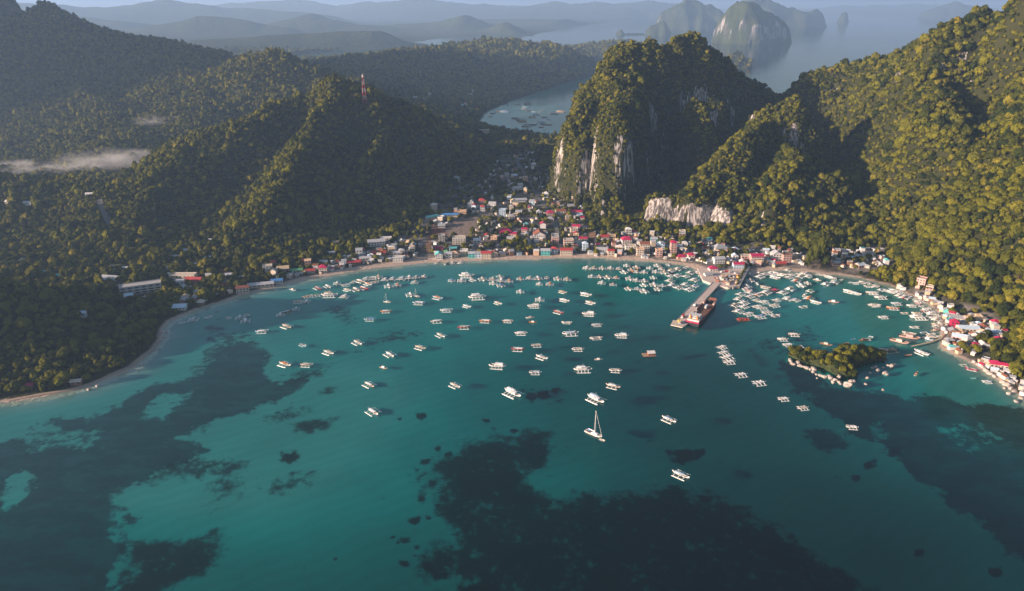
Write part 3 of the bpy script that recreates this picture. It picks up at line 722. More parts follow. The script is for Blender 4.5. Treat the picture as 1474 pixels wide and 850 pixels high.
# ------------------------------------------------------------------ objects: common helpers
PAL = {}
def colour(name, col, rough=0.6, spec=0.3, var=0.18, scale=0.6, metallic=0.0):
    if name not in PAL: PAL[name] = simple(name.replace(' ', '_'), col, rough, spec, var, scale, metallic)
    return PAL[name]
C = dict(white=colour('white paint', (0.56, 0.54, 0.53), 0.5, 0.4, 0.10), cream=colour('cream paint', (0.48, 0.41, 0.34)), pink=colour('pink plaster', (0.44, 0.29, 0.26)), peach=colour('peach plaster', (0.58, 0.38, 0.26)),
         grey=colour('grey concrete', (0.34, 0.33, 0.32), 0.85, 0.2, 0.25), brown=colour('brown boards', (0.20, 0.12, 0.08), 0.85, 0.2, 0.3), red=colour('dark red paint', (0.36, 0.045, 0.045), 0.6), magenta=colour('crimson roof sheet', (0.36, 0.022, 0.075), 0.45),
         rust=colour('rusty sheet', (0.20, 0.075, 0.05), 0.8, 0.2, 0.4), blue=colour('blue paint', (0.06, 0.20, 0.46), 0.5), paleblue=colour('pale blue paint', (0.42, 0.52, 0.62), 0.6), teal=colour('teal paint', (0.10, 0.40, 0.40), 0.6), green=colour('green paint', (0.08, 0.26, 0.13), 0.6),
         silver=colour('bare metal sheet', (0.38, 0.38, 0.40), 0.42, 0.5, 0.22, 0.9), palegrey=colour('faded grey sheet', (0.27, 0.28, 0.30), 0.6, 0.3, 0.25), yellow=colour('yellow paint', (0.62, 0.42, 0.07), 0.6), tan=colour('tan canvas', (0.48, 0.36, 0.24), 0.9, 0.1), black=colour('black paint', (0.025, 0.025, 0.03), 0.5),
         dark=colour('dark opening', (0.025, 0.03, 0.035), 0.3, 0.5), bamboo=colour('bamboo', (0.48, 0.40, 0.28), 0.7), deck=colour('deck boards', (0.32, 0.22, 0.14), 0.8), stone=colour('pale boulder', (0.34, 0.29, 0.26), 0.9, 0.2, 0.35, 0.4), asphalt=colour('worn road', (0.13, 0.125, 0.12), 0.9, 0.2, 0.2),
         hullred=colour('antifouling red', (0.30, 0.06, 0.045), 0.6), orange=colour('orange paint', (0.60, 0.20, 0.05), 0.6))
C['boatwhite'] = colour('gloss white', (0.78, 0.76, 0.74), 0.35, 0.5, 0.06)
NAMEC = dict(boatwhite='white', white='white', cream='cream', pink='pink', peach='peach', grey='grey', brown='brown', red='maroon', magenta='crimson', rust='rusty', blue='blue', paleblue='sky-blue', teal='teal', green='green', silver='metal', palegrey='ashen', yellow='yellow', tan='tan', orange='orange', black='black')
ALL = []                                     # (object, kind, look, px, py) waiting for their labels
def thing(name, cat, loc, rz=0.0, look='', kind=None, scale=1.0, group=None):
    o = bpy.data.objects.new(name, None); COL.objects.link(o)
    o.location = loc; o.rotation_euler = (0, 0, rz); o.scale = (scale,) * 3
    o.empty_display_size = 0.5
    o['category'] = cat
    if group: o['group'] = group
    px, py = to_px(*loc); ALL.append((o, kind or name, look, px, py))
    return o
def part(name, me, parent, mat=None, loc=None, scale=None, rz=None):
    o = bpy.data.objects.new(name, me); COL.objects.link(o); o.parent = parent
    if loc: o.location = loc
    if scale: o.scale = scale
    if rz is not None: o.rotation_euler = (0, 0, rz)
    if mat is not None:
        for s in o.material_slots[:1]: s.link = 'OBJECT'; s.material = mat
    return o

# ------------------------------------------------------------------ boats
def hull_mb(L, B, z0, up, draft, mb, n=14, m=0, transom=False, flare=0.72):
    v = []; secs = []
    for i in range(n + 1):
        t = -1 + 2 * i / n; a = abs(t)
        b = B * max(0.03, (1 - a ** 2.6)) ** 0.75
        if transom and t < 0: b = B * (0.78 + 0.22 * (1 - a ** 2))
        zs = z0 + up * a ** 3; zk = -draft + (zs * 0.55 + draft) * a ** 5
        if transom and t < 0: zk = -draft; zs = z0
        secs.append([(t * L / 2, -b, zs), (t * L / 2, -b * flare, zk + (zs - zk) * .35), (t * L / 2, 0, zk), (t * L / 2, b * flare, zk + (zs - zk) * .35), (t * L / 2, b, zs)])
    for s in secs: v += s
    f = []
    for i in range(n):
        for k in range(4): f.append((i * 5 + k, i * 5 + k + 1, i * 5 + k + 6, i * 5 + k + 5))
    f.append((0, 1, 2, 3, 4)); f.append(tuple(n * 5 + k for k in (4, 3, 2, 1, 0)))
    mb.add(v, f, m)
    return secs
def deck_mb(secs, drop, mb, m=0, i0=1, i1=None):
    v = []; f = []; S = secs[i0:i1 or len(secs) - 1]
    for s in S: v += [(s[0][0], s[0][1] * .96, s[0][2] - drop), (s[0][0], s[4][1] * .96, s[4][2] - drop)]
    for i in range(len(S) - 1): f.append((2 * i, 2 * i + 1, 2 * i + 3, 2 * i + 2))
    mb.add(v, f, m)
def arch(mb, x0, x1, w, z, rise, th=0.1, m=0):
    pr = [(w * math.cos(math.pi * k / 6), z + rise * math.sin(math.pi * k / 6)) for k in range(7)]
    pr2 = [(y * 0.97, zz - th) for y, zz in pr][::-1]
    mb.prism(pr + pr2, x0, x1, m)
def bangka(L, B, kind):
    """parts of an outrigger boat: list of (name, mesh, colour key or None)"""
    P = []
    k = L / 16.0
    mb = MB(); S = hull_mb(L, B, 0.95 * k, 1.15 * k, 0.35, mb); P.append(('hull', mb.mesh('hull', C['boatwhite'], False), 'hull'))
    mb = MB(); deck_mb(S, 0.18 * k, mb); P.append(('deck', mb.mesh('deck', C['deck']), None))
    yo = (0.345 if kind != 'small' else 0.27) * L; xo = 0.36 * L
    for sgn in (-1, 1):
        mb = MB(); mb.tube([(-xo, sgn * yo, 0.35 * k), (-xo * .9, sgn * yo, 0.10), (0, sgn * yo, 0.04), (xo * .9, sgn * yo, 0.12), (xo * 1.08, sgn * yo, 0.5 * k)], 0.24 * k, 6)
        if kind != 'small': mb.tube([(-xo * .8, sgn * yo * .93, 0.5 * k), (xo * .8, sgn * yo * .93, 0.5 * k)], 0.08 * k, 4)
        P.append(('outrigger', mb.mesh('outrigger', C['boatwhite']), 'rig'))
    nb = {'small': 2, 'tour': 3, 'dive': 4}[kind]
    for i in range(nb):
        x = (-0.27 + 0.54 * i / (nb - 1)) * L
        mb = MB(); mb.tube([(x, -yo, 0.2 * k), (x, -yo * .7, 0.75 * k), (x, -B, 1.12 * k), (x, B, 1.12 * k), (x, yo * .7, 0.75 * k), (x, yo, 0.2 * k)], 0.25 * k, 5)
        P.append(('boom', mb.mesh('boom', C['boatwhite']), 'rig'))
    if kind == 'tour':
        mb = MB(); mb.box(-0.30 * L, -0.12 * L, -B * .85, B * .85, 0.95 * k, 1.9 * k); P.append(('cabin', mb.mesh('cabin', C['boatwhite']), 'hull'))
        mb = MB(); arch(mb, -0.32 * L, 0.20 * L, B * 1.12, 2.0 * k, 0.28 * k); P.append(('canopy', mb.mesh('canopy', C['boatwhite']), 'top'))
        mb = MB(); 
        for s in (-1, 1): mb.tube([(-.11 * L, s * B * 1.05, 1.97 * k), (.19 * L, s * B * 1.05, 1.97 * k)], 0.05, 4)
        for x in (-.1, .18): mb.tube([(x * L, -B * 1.06, 1.97 * k), (x * L, B * 1.06, 1.97 * k)], .05, 4)
        for x in (-0.1, 0.03, 0.18):
            for s in (-1, 1): mb.tube([(x * L, s * B * 1.05, 0.9 * k), (x * L, s * B * 1.05, 2.02 * k)], 0.05, 4)
        P.append(('canopy_frame', mb.mesh('canopy_frame', C['boatwhite']), None))
        mb = MB(); mb.tube([(-0.06 * L, 0, 2.3 * k), (-0.06 * L, 0, 5.0 * k)], 0.06, 5); P.append(('mast', mb.mesh('mast', C['boatwhite']), None))
    if kind == 'dive':
        mb = MB(); mb.box(-0.34 * L, 0.18 * L, -B * .95, B * .95, 0.95 * k, 2.3 * k); P.append(('cabin', mb.mesh('cabin', C['boatwhite']), 'hull'))
        for s in (-1, 1):
            mb = MB()
            mb.box(-0.31 * L, 0.13 * L, s * B * .95 - .03, s * B * .95 + .03, 1.45 * k, 2.0 * k)
            P.append(('window', mb.mesh('window', C['dark']), None))
        mb = MB(); mb.box(-0.34 * L, 0.20 * L, -B * 1.15, B * 1.15, 2.32 * k, 2.44 * k); P.append(('upper_deck', mb.mesh('upper_deck', C['boatwhite']), None))
        mb = MB(); mb.box(-0.28 * L, -0.08 * L, -B * .7, B * .7, 2.46 * k, 3.6 * k); P.append(('wheelhouse', mb.mesh('wheelhouse', C['boatwhite']), 'hull'))
        mb = MB(); arch(mb, -0.32 * L, 0.12 * L, B * 1.1, 3.72 * k, 0.25 * k); P.append(('canopy', mb.mesh('canopy', C['boatwhite']), 'top'))
        mb = MB()
        for s in (-1, 1): mb.tube([(-.31 * L, s * B, 3.7 * k), (.11 * L, s * B, 3.7 * k)], 0.05, 4)
        for x in (-.3, .1): mb.tube([(x * L, -B * 1.02, 3.7 * k), (x * L, B * 1.02, 3.7 * k)], .05, 4)
        for x in (-0.3, -0.1, 0.1):
            for s in (-1, 1): mb.tube([(x * L, s * B, 2.4 * k), (x * L, s * B, 3.75 * k)], 0.05, 4)
        P.append(('canopy_frame', mb.mesh('canopy_frame', C['boatwhite']), None))
        mb = MB(); mb.tube([(0.0, 0, 3.7 * k), (0.0, 0, 6.4 * k)], 0.08, 5); P.append(('mast', mb.mesh('mast', C['boatwhite']), None))
    if kind == 'small':
        mb = MB(); mb.box(-0.12 * L, -0.02 * L, -B * .8, B * .8, 0.75 * k, 0.98 * k); P.append(('seat', mb.mesh('seat', C['deck']), None))
    return P
def launch_parts(L=9.0, B=1.4):
    P = []; mb = MB(); S = hull_mb(L, B, 0.9, 0.35, 0.3, mb, transom=True); P.append(('hull', mb.mesh('hull', C['boatwhite']), 'hull'))
    mb = MB(); deck_mb(S, 0.15, mb, 0, 0); P.append(('deck', mb.mesh('deck', C['deck']), None))
    mb = MB(); mb.box(-1.6, 1.4, -1.0, 1.0, 0.8, 1.9, taper=0.15); P.append(('cabin', mb.mesh('cabin', C['boatwhite']), 'top'))
    mb = MB(); mb.box(1.28, 1.36, -0.8, 0.8, 1.25, 1.75); P.append(('windscreen', mb.mesh('windscreen', C['dark']), None))
    mb = MB(); mb.box(-L / 2 - .5, -L / 2 - .05, -0.3, 0.3, 0.3, 1.2); P.append(('outboard_motor', mb.mesh('outboard_motor', C['black']), None))
    return P
def dinghy_parts(L=4.5, B=0.75):
    P = []; mb = MB(); S = hull_mb(L, B, 0.5, 0.25, 0.15, mb, transom=True); P.append(('hull', mb.mesh('hull', C['boatwhite']), 'hull'))
    mb = MB(); deck_mb(S, 0.25, mb, 0, 1); P.append(('floor', mb.mesh('floor', C['deck']), None))
    mb = MB(); mb.box(-0.5, -0.1, -0.65, 0.65, 0.34, 0.42); P.append(('seat', mb.mesh('seat', C['deck']), None))
    return P
def yacht_parts(L=13.5, B=2.0):
    P = []; mb = MB(); S = hull_mb(L, B, 1.15, 0.3, 0.5, mb, transom=True); P.append(('hull', mb.mesh('hull', C['boatwhite']), 'hull'))
    mb = MB(); deck_mb(S, 0.05, mb, 0, 0); P.append(('deck', mb.mesh('deck', C['cream']), None))
    mb = MB(); mb.box(-1.5, 3.2, -1.1, 1.1, 1.1, 1.75, taper=0.25); P.append(('cabin', mb.mesh('cabin', C['boatwhite']), None))
    mb = MB(); mb.box(-5.4, -2.0, -1.2, 1.2, 0.9, 1.2); P.append(('cockpit', mb.mesh('cockpit', C['brown']), None))
    mb = MB(); arch(mb, -4.2, -1.9, 1.25, 2.5, 0.3); mb.tube([(-4.1, 1.2, 1.1), (-4.1, 1.2, 2.6)], .05, 4); mb.tube([(-4.1, -1.2, 1.1), (-4.1, -1.2, 2.6)], .05, 4); P.append(('bimini', mb.mesh('bimini', C['blue']), 'top'))
    mb = MB(); mb.tube([(0.9, 0, 1.0), (0.9, 0, 19.0)], [0.17, 0.10], 6); P.append(('mast', mb.mesh('mast', C['boatwhite']), None))
    mb = MB(); mb.tube([(0.9, 0, 2.8), (-4.3, 0, 2.9)], 0.20, 6); P.append(('boom', mb.mesh('boom', C['boatwhite']), None))
    for s in (-1, 1):
        mb = MB(); mb.tube([(0.9, s * 1.8, 1.1), (0.9, s * .8, 10.0), (0.9, 0, 18.8)], 0.03, 4); P.append(('shroud', mb.mesh('shroud', C['palegrey']), None))
    mb = MB(); mb.tube([(6.5, 0, 1.4), (0.9, 0, 18.8)], 0.07, 4); P.append(('forestay', mb.mesh('forestay', C['boatwhite']), None))
    mb = MB(); mb.tube([(0.9, -1.2, 9.5), (0.9, 1.2, 9.5)], 0.05, 4); P.append(('spreader', mb.mesh('spreader', C['boatwhite']), None))
    return P
KINDS = {'T': ('outrigger_boat', 'outrigger boat', bangka(16, 1.25, 'tour')), 'D': ('dive_boat', 'dive boat', bangka(22, 1.75, 'dive')), 'S': ('small_outrigger_boat', 'small outrigger boat', bangka(9, 0.62, 'small')),
         'L': ('motor_launch', 'motor boat', launch_parts()), 'Y': ('sailing_yacht', 'sailing yacht', yacht_parts()), 'K': ('dinghy', 'dinghy', dinghy_parts())}
def single(parts, name):
    """one small mesh for boats too far away to show their parts"""
    mb = MB()
    for nm, me, _ in parts:
        if nm in ('deck', 'canopy_frame', 'mast'): continue
        mb.add([v.co[:] for v in me.vertices], [tuple(p.vertices) for p in me.polygons])
    return mb.mesh(name, C['boatwhite'])
FARBOAT = single(KINDS['T'][2], 'distant_boat')
bn = random.Random(5)
HEAD = dict(h=lambda: bn.choice((0, 180)) + bn.uniform(-9, 9), v=lambda: -90 + bn.uniform(-16, 16), d=lambda: 42 + bn.uniform(-10, 10), e=lambda: -38 + bn.uniform(-10, 10), r=lambda: bn.uniform(0, 360), s=lambda: 200 + bn.uniform(-14, 14))
def boat(px, py, kind='T', head='h', hull=None, top=None, z=0.0, sc=None, lift=None):
    nm, cat, parts = KINDS[kind]
    hull = hull or bn.choices(('white', 'cream', 'white', 'paleblue', 'white', 'orange', 'red', 'blue'), (6, 2, 4, 1.2, 3, .35, .35, .5))[0]
    top = top or bn.choices(('white', 'cream', 'tan', 'paleblue', 'silver', 'green', 'blue', 'orange'), (7, 3, 1.6, 1.5, 1, .3, .4, .4))[0]
    if lift is None: x, y = gp(px, py, 1.0 if kind != 'Y' else 0.6); zz = z
    else:
        hh = hit(px, py) or (*gp(px, py), 0); x, y = hh[0], hh[1]; zz = max(0.0, hh[2]) + 0.25
    a = head if not isinstance(head, str) else HEAD[head]()
    sc = (sc or bn.uniform(0.84, 1.12)) * (0.78 if kind in 'TD' else 0.55 if kind == 'Y' and py < 450 else 1.0)
    def tn(c): return NAMEC[c]
    look = {'T': f'{tn(hull)} outrigger boat, {tn(top)} canopy', 'D': f'{tn(hull)} two-deck dive boat, {tn(top)} awning', 'S': f'small open {tn(hull)} outrigger canoe', 'L': f'{tn(hull)} motor launch, {tn(top)} cabin', 'Y': f'{tn(hull)} sailing yacht with tall bare mast', 'K': f'tiny {tn(hull)} dinghy'}[kind]
    o = thing(nm, cat, (x, y, zz), R(a), look, 'boat', sc, 'boats moored in the bay')
    for pn, me, ck in parts:
        hw = {'white': 'boatwhite'}; mt = C[hw.get(hull, hull)] if ck == 'hull' else C[hw.get(top, top)] if ck == 'top' else (C['boatwhite'] if hull != 'brown' else C['bamboo']) if ck == 'rig' else None
        part(pn, me, o, mt)
    return o
# left shaded shallows and the row off the west beach
for px, py, *a in [(421.5, 416, 'L', 'e', 'paleblue'), (441, 426, 'T', 's'), (454, 424, 'T', 's'), (429, 433, 'T', 's'), (440.5, 433, 'T', 'v'), (426, 444, 'T', 'v', 'paleblue'), (412, 448, 'T', 'd', 'brown'), (403.5, 452, 'T', 'v'), (355, 452, 'S', 'e'), (345, 456, 'T', 'v', 'white', 'paleblue'), (353, 461, 'T', 'v'),
                      (457.5, 413.5, 'T', 'e'), (472, 411, 'T', 'e'), (485, 407, 'T', 'v'), (498, 409, 'T', 's'), (508, 405, 'S', 'v'), (519, 403.5, 'T', 'e', 'cream'), (527, 400.5, 'T', 'v'), (536, 399, 'T', 's'), (545, 398, 'T', 'v'), (554, 401.5, 'T', 'v', 'paleblue'), (565, 400.5, 'T', 'v', 'cream'), (578, 400, 'T', 'v'),
                      (589, 398.5, 'T', 'v'), (599, 398, 'T', 'v'), (610, 397, 'T', 'v', 'orange'), (539, 405, 'T', 's'), (530, 407.5, 'T', 'e'), (524, 413.5, 'T', 'e', 'red'), (512.5, 415.5, 'T', 'e'), (500, 416, 'T', 'e'), (474.5, 424, 'D', 'h', 'white'), (495.5, 426, 'T', 'v'), (559.5, 411, 'T', 'v'), (572, 409, 'T', 'v', 'paleblue'), (597, 405.5, 'T', 'v'),
                      (591, 423.5, 'T', 'v'), (599.5, 426, 'Y', 'h'), (557, 434, 'Y', 'h'), (555.5, 447, 'T', 'h', 'orange'), (603, 435, 'T', 'h'), (532.5, 458.5, 'T', 'h'), (515, 492, 'T', 'e'), (473, 506, 'T', 'e', 'white'), (436, 495.5, 'S', 'e', 'paleblue'), (412.5, 468.5, 'T', 'e', 'cream', 'cream'), (377, 476, 'T', 'h', 'paleblue'),
                      (410, 523, 'T', 'e', 'white', 'orange'), (441, 524, 'T', 'h', 'cream'), (561, 509, 'T', 'e'), (605, 499, 'T', 'e'), (552, 528, 'L', 'e', 'cream', 'white'), (278, 459, 'T', 'r'), (262, 463, 'S', 'r'), (300, 455, 'S', 'd'), (314, 457, 'K', 'r', 'teal'), (329, 456, 'S', 'e'), (312, 447, 'K', 'r'), (238, 475, 'S', 'd'), (228, 480, 'S', 'd')]: boat(px, py, *a)
# middle of the bay
for px, py, *a in [(650, 403, 'T', 'v'), (664.5, 403, 'T', 'v', 'paleblue'), (671.5, 396, 'D', 'h'), (680.5, 402, 'T', 'e', 'paleblue'), (695, 401, 'T', 'v'), (709.5, 401, 'T', 'v', 'cream'), (710, 407, 'T', 'v'), (720, 397.5, 'T', 'v'), (721.5, 403, 'T', 'v'), (721, 410, 'T', 'v'), (733, 403.5, 'T', 'v'), (749, 400.5, 'T', 'v'), (762.5, 399.5, 'T', 'v', 'paleblue'),
                      (774.5, 399.5, 'T', 'v'), (787, 399, 'S', 'v'), (776.5, 408, 'T', 'v'), (791.5, 408, 'T', 'v', 'paleblue'), (803, 400.5, 'T', 'v'), (816.5, 401, 'T', 'v'), (749, 419, 'T', 'v'), (810, 419, 'T', 'e'), (843.5, 422.5, 'T', 'e'), (812.5, 431, 'T', 'e'), (850, 434.5, 'T', 'e'), (777, 430.5, 'T', 'v'), (687, 427, 'D', 'h', 'white', 'white', 0, 1.15),
                      (717, 435, 'T', 'e'), (769, 439.5, 'D', 'h', 'white', 'cream', 0, .85), (804, 448, 'T', 'e', 'red', 'cream'), (848, 451, 'D', 'h', 'white', 'white', 0, .85), (763, 456, 'L', 'h'), (767, 462.5, 'L', 'h', 'orange'), (672, 439.5, 'T', 'e'), (630, 427.5, 'T', 'e'), (642.5, 445.5, 'T', 'h'), (628.5, 461.5, 'T', 'h', 'cream'), (698.5, 461, 'T', 'h', 'orange', 'white'),
                      (731, 461, 'T', 'h', 'cream'), (668, 470, 'T', 'h', 'red', 'cream'), (634.5, 481.5, 'T', 'e'), (750, 478.5, 'T', 'h'), (772.5, 496, 'T', 'h', 'cream'), (745.5, 501.5, 'T', 'h', 'red', 'white'), (780, 513, 'T', 'e'), (716, 526, 'D', 'h', 'white', 'white', 0, .9), (770.5, 535, 'T', 'h'), (821, 479, 'T', 'h', 'white', 'paleblue', 0, 1.3), (816, 463, 'S', 'h', 'white', None, 0, 1.2),
                      (859, 466.5, 'T', 'h', 'white', 'paleblue'), (858, 485.5, 'S', 'h', 'white', None, 0, 1.4), (895, 482, 'D', 'h', 'white', 'paleblue', 0, .8), (832, 501.5, 'T', 'h', 'white', 'cream'), (861.5, 516, 'L', 'h', 'white', 'white', 0, .8), (839, 531, 'D', 0, 'white', 'white', 0, .95), (886, 532, 'T', 'h', 'white', 'cream', 0, .9), (882.5, 554.5, 'T', 'e', 'cream'),
                      (738, 565, 'D', 'e', 'white', 'white', 0, 1.05), (857.5, 573.5, 'D', 'e', 'white', 'paleblue', 0, 1.0), (854.5, 624, 'Y', -40, 'white', 'blue', 0, 1.1), (866.5, 632, 'K', 'e', 'white'), (963, 602.5, 'T', 'e', 'white', 'paleblue'), (980, 682, 'T', 'e', 'white', 'paleblue', 0, 1.05), (531.5, 552.5, 'T', 'e', 'cream'), (655, 553.5, 'T', 'e', 'white', 'cream'), (537, 591.5, 'T', 'e', 'white', 'white'),
                      (628, 377.5, 'S', 'v'), (641, 378.5, 'L', 'v'), (651, 377.5, 'T', 'v', 'white', 'white', 0, .7), (662, 377.5, 'T', 'v', 'white', 'white', 0, .7)]: boat(px, py, *a)
# off the east beach, west of the pier
for cx, cy_, *a in [(210, 685), (258, 685), (317, 685), (372, 685), (432, 688), (483, 668), (465, 712), (515, 697), (550, 680), (553, 710), (602, 712), (245, 742), (300, 742), (353, 747), (412, 750), (313, 785), (390, 797), (505, 757), (548, 768), (603, 770), (600, 800), (665, 750), (670, 798), (727, 803), (697, 828), (497, 825), (557, 825), (603, 842), (640, 685),
                     (690, 668), (720, 690), (680, 710), (740, 715), (785, 700, 'T', 'd'), (830, 690, 'T', 'd'), (765, 660, 'S', 'v'), (780, 738, 'T', 'd'), (825, 735, 'T', 'd'), (885, 740, 'T', 'd'), (915, 715, 'T', 'd'), (970, 710, 'T', 'd'), (775, 770, 'T', 'd'), (835, 818, 'T', 'd'), (790, 800, 'T', 'd', 'paleblue'), (880, 795, 'T', 'd'), (940, 765, 'T', 'd'), (945, 805, 'T', 'd'), (905, 830, 'T', 'd'), (885, 680, 'S', 'd')]:
    a = a or ['T', 'v']; boat(cx / 4.723 + 800, cy_ / 4.723 + 240, *a)
# east of the pier
for cx, cy_, *a in [(565, 302, 'T', 'v'), (570, 345, 'T', 'v', 'paleblue'), (630, 318, 'T', 'd'), (617, 283, 'S', 'v'), (615, 365, 'L', 'v'), (740, 295, 'T', 'e'), (735, 320, 'T', 'e'), (670, 300, 'S', 'd'), (825, 272, 'T', 'd'), (830, 322, 'T', 'd'), (905, 318, 'T', 'd'), (880, 345, 'T', 'd', 'red', 'orange'), (930, 296, 'T', 'd'), (915, 378, 'T', 'v'), (957, 362, 'T', 'v'),
                     (1023, 340, 'L', 'e', 'cream'), (968, 303, 'S', 'v'), (545, 382, 'T', 'v'), (548, 405, 'T', 'v'), (500, 437, 'T', 'd'), (565, 425, 'T', 'd'), (565, 452, 'T', 'd', 'cream'), (490, 470, 'T', 'd'), (524, 495, 'T', 'd'), (460, 512, 'T', 'd'), (523, 522, 'T', 'd'), (485, 552, 'T', 'd'), (555, 572, 'T', 's'), (670, 388, 'T', 'e', 'cream'), (672, 425, 'T', 'd', 'cream', None, 0, 1.2), (620, 440, 'T', 'd', 'orange'),
                     (610, 478, 'T', 's', 'cream'), (660, 490, 'T', 's'), (615, 522, 'T', 's'), (652, 533, 'T', 's'), (634, 590, 'T', 's'), (683, 562, 'T', 's'), (738, 582, 'S', 's', 'white', None, 0, 1.3), (735, 407, 'L', 'h', 'magenta', 'magenta'), (785, 427, 'T', 'd'), (838, 402, 'D', 'd', 'white', 'cream', 0, .8), (745, 477, 'T', 's'), (730, 514, 'T', 's'), (820, 467, 'T', 'd', 'white', 'white', 0, 1.1),
                     (877, 477, 'T', 'd'), (937, 442, 'L', 'd'), (972, 415, 'T', 'd'), (965, 464, 'T', 'd', 'orange', 'orange'), (1013, 490, 'T', 'e'), (927, 522, 'S', 's', 'white', None, 0, 1.2), (1133, 488, 'L', 'e', 'pink', 'white', 0, 1.2), (1080, 368, 'D', 'd', 'white', 'silver', 0, .7), (1140, 355, 'T', 'd'), (1240, 418, 'T', 'e'), (1290, 430, 'T', 'e'), (1370, 382, 'T', 'h'), (1395, 428, 'T', 'h'), (1405, 512, 'T', 'h', 'cream'),
                     (865, 710, 'T', 'h', 'cream'), (788, 742, 'T', 'h'), (823, 780, 'T', 'h'), (900, 797, 'T', 's'), (1083, 777, 'L', 'e', 'brown', 'cream', 0, 1.25), (1223, 767, 'K', 'h', 'brown'), (1335, 747, 'L', 's', 'rust', 'brown'), (1360, 740, 'S', 'h'), (1390, 725, 'K', 'r'), (1268, 741, 'K', 'h', 'blue'), (375, 798, 'T', 's', 'white', 'white'), (388, 836, 'T', 's', 'white', 'white'), (410, 868, 'T', 's', 'white', 'white'), (425, 898, 'T', 's', 'white', 'white'), (505, 985, 'T', 's', 'paleblue', 'white'), (628, 1040, 'T', 's', 'paleblue', 'white')]:
    boat(cx / 4.723 + 960, cy_ / 4.723 + 330, *a)
boat(1128, 573, 'T', 's', 'white', 'white', 0, .8); boat(1156, 586, 'T', 's', 'white', 'cream', 0, .8); boat(1227, 613.5, 'T', 'h', 'white', 'white', 0, .75)
# off the shore village
for cx, cy_, *a in [(197, 308, 'T', 'h'), (230, 330, 'T', 'h', 'white', 'white', 0, 1.15), (207, 367, 'T', 'h'), (243, 427, 'T', 'h', 'white', 'white', 0, .9), (290, 382, 'T', 'h', 'orange', 'cream'), (307, 360, 'T', 'h', 'paleblue'), (382, 370, 'T', 'h'), (347, 406, 'S', 'h'), (345, 330, 'T', 'd', 'red', 'cream'), (320, 302, 'T', 'h'), (408, 408, 'T', 'h'), (415, 428, 'D', 'h', 'white', 'cream', 0, 1.05), (485, 412, 'D', 'h', 'white', 'white', 0, .85),
                     (540, 435, 'S', 'h', 'cream', None, 0, 1.3), (540, 458, 'S', 'h', 'white', None, 0, 1.5), (395, 475, 'S', 'h'), (440, 502, 'K', 'h', 'paleblue', None, 0, 1.6), (370, 505, 'S', 'e', 'cream', None, 0, 1.4), (372, 526, 'L', 'e', 'pink', 'pink', 0, 2.0), (322, 547, 'L', 'e', 'pink', 'cream', 0, 1.8), (460, 533, 'L', 'e', 'paleblue', 'white'), (480, 508, 'S', 'h'), (522, 520, 'S', 'h'), (495, 492, 'L', 'h'), (478, 520, 'S', 'e', 'cream'),
                     (215, 588, 'S', -8, 'white', None, 0, 2.0), (275, 590, 'S', 8, 'brown', None, 0, 1.9), (140, 540, 'K', 'h', 'brown', None, 0, 1.5), (183, 522, 'K', 'h'), (65, 552, 'K', 'h', 'brown'), (430, 600, 'T', -60, 'white', 'white', 0, 1.1), (405, 703, 'L', 'd', 'cream', 'brown', 0, .9), (365, 612, 'K', 'h', 'brown', None, 0, 1.6), (635, 660, 'S', 'h', 'green'), (675, 680, 'S', 'e', 'magenta', None, 0, 1.1), (685, 725, 'K', 'h', 'teal'), (752, 742, 'T', 'h', 'white', 'paleblue', 0, .7)]:
    boat(cx / 3.4 + 1200, cy_ / 3.4 + 330, *a)
# drawn up along the eastern shore
for i in range(46):
    t = i / 45.0
    q = [(1100, 392), (1160, 394), (1232, 403), (1280, 415), (1318, 432), (1343, 452), (1350, 470)]
    s = t * (len(q) - 1); k = min(int(s), len(q) - 2); f = s - k
    boat(q[k][0] + (q[k + 1][0] - q[k][0]) * f + bn.uniform(-4, 4), q[k][1] + (q[k + 1][1] - q[k][1]) * f + bn.uniform(-1, 5.5), bn.choice('TTSST'), bn.choice('dhre'), None, None, 0, bn.uniform(.6, .95), 1)
# the second bay, beyond the town
for cx, cy_, s in [(310, 260, 1.5), (230, 258, .9), (165, 282, .9), (437, 340, 1.1), (505, 368, 1.3), (525, 382, 1.3), (580, 415, .9), (570, 440, 1.2), (655, 420, 1.2), (645, 328, 1.1), (690, 300, 1.0), (670, 262, .8), (600, 248, .7), (550, 228, .9), (560, 203, .9), (735, 265, .6), (775, 245, .6), (795, 330, .9), (850, 355, .6), (915, 285, 1.3), (1000, 260, 1.4), (755, 388, 1.0), (790, 415, 1.0), (840, 420, 1.1), (757, 450, .7), (1125, 70, .9), (465, 170, 1.0), (590, 165, 1.3), (130, 315, .7)]:
    x, y = gp(cx / 8.5 + 690, cy_ / 8.5 + 130)
    o = bpy.data.objects.new('distant_boat', FARBOAT); COL.objects.link(o); o.location = (x, y, 0); o.rotation_euler = (0, 0, R(bn.uniform(-12, 12))); o.scale = (s * 1.2,) * 3
    kc = bn.choice(('grey', 'cream', 'paleblue', 'tan', 'brown')); o.material_slots[0].link = 'OBJECT'; o.material_slots[0].material = C[kc]
    o['category'] = 'boat'; o['group'] = 'boats moored in the bay'; ALL.append((o, 'far boat', f'{NAMEC[kc]} boat', *to_px(x, y, 0)))

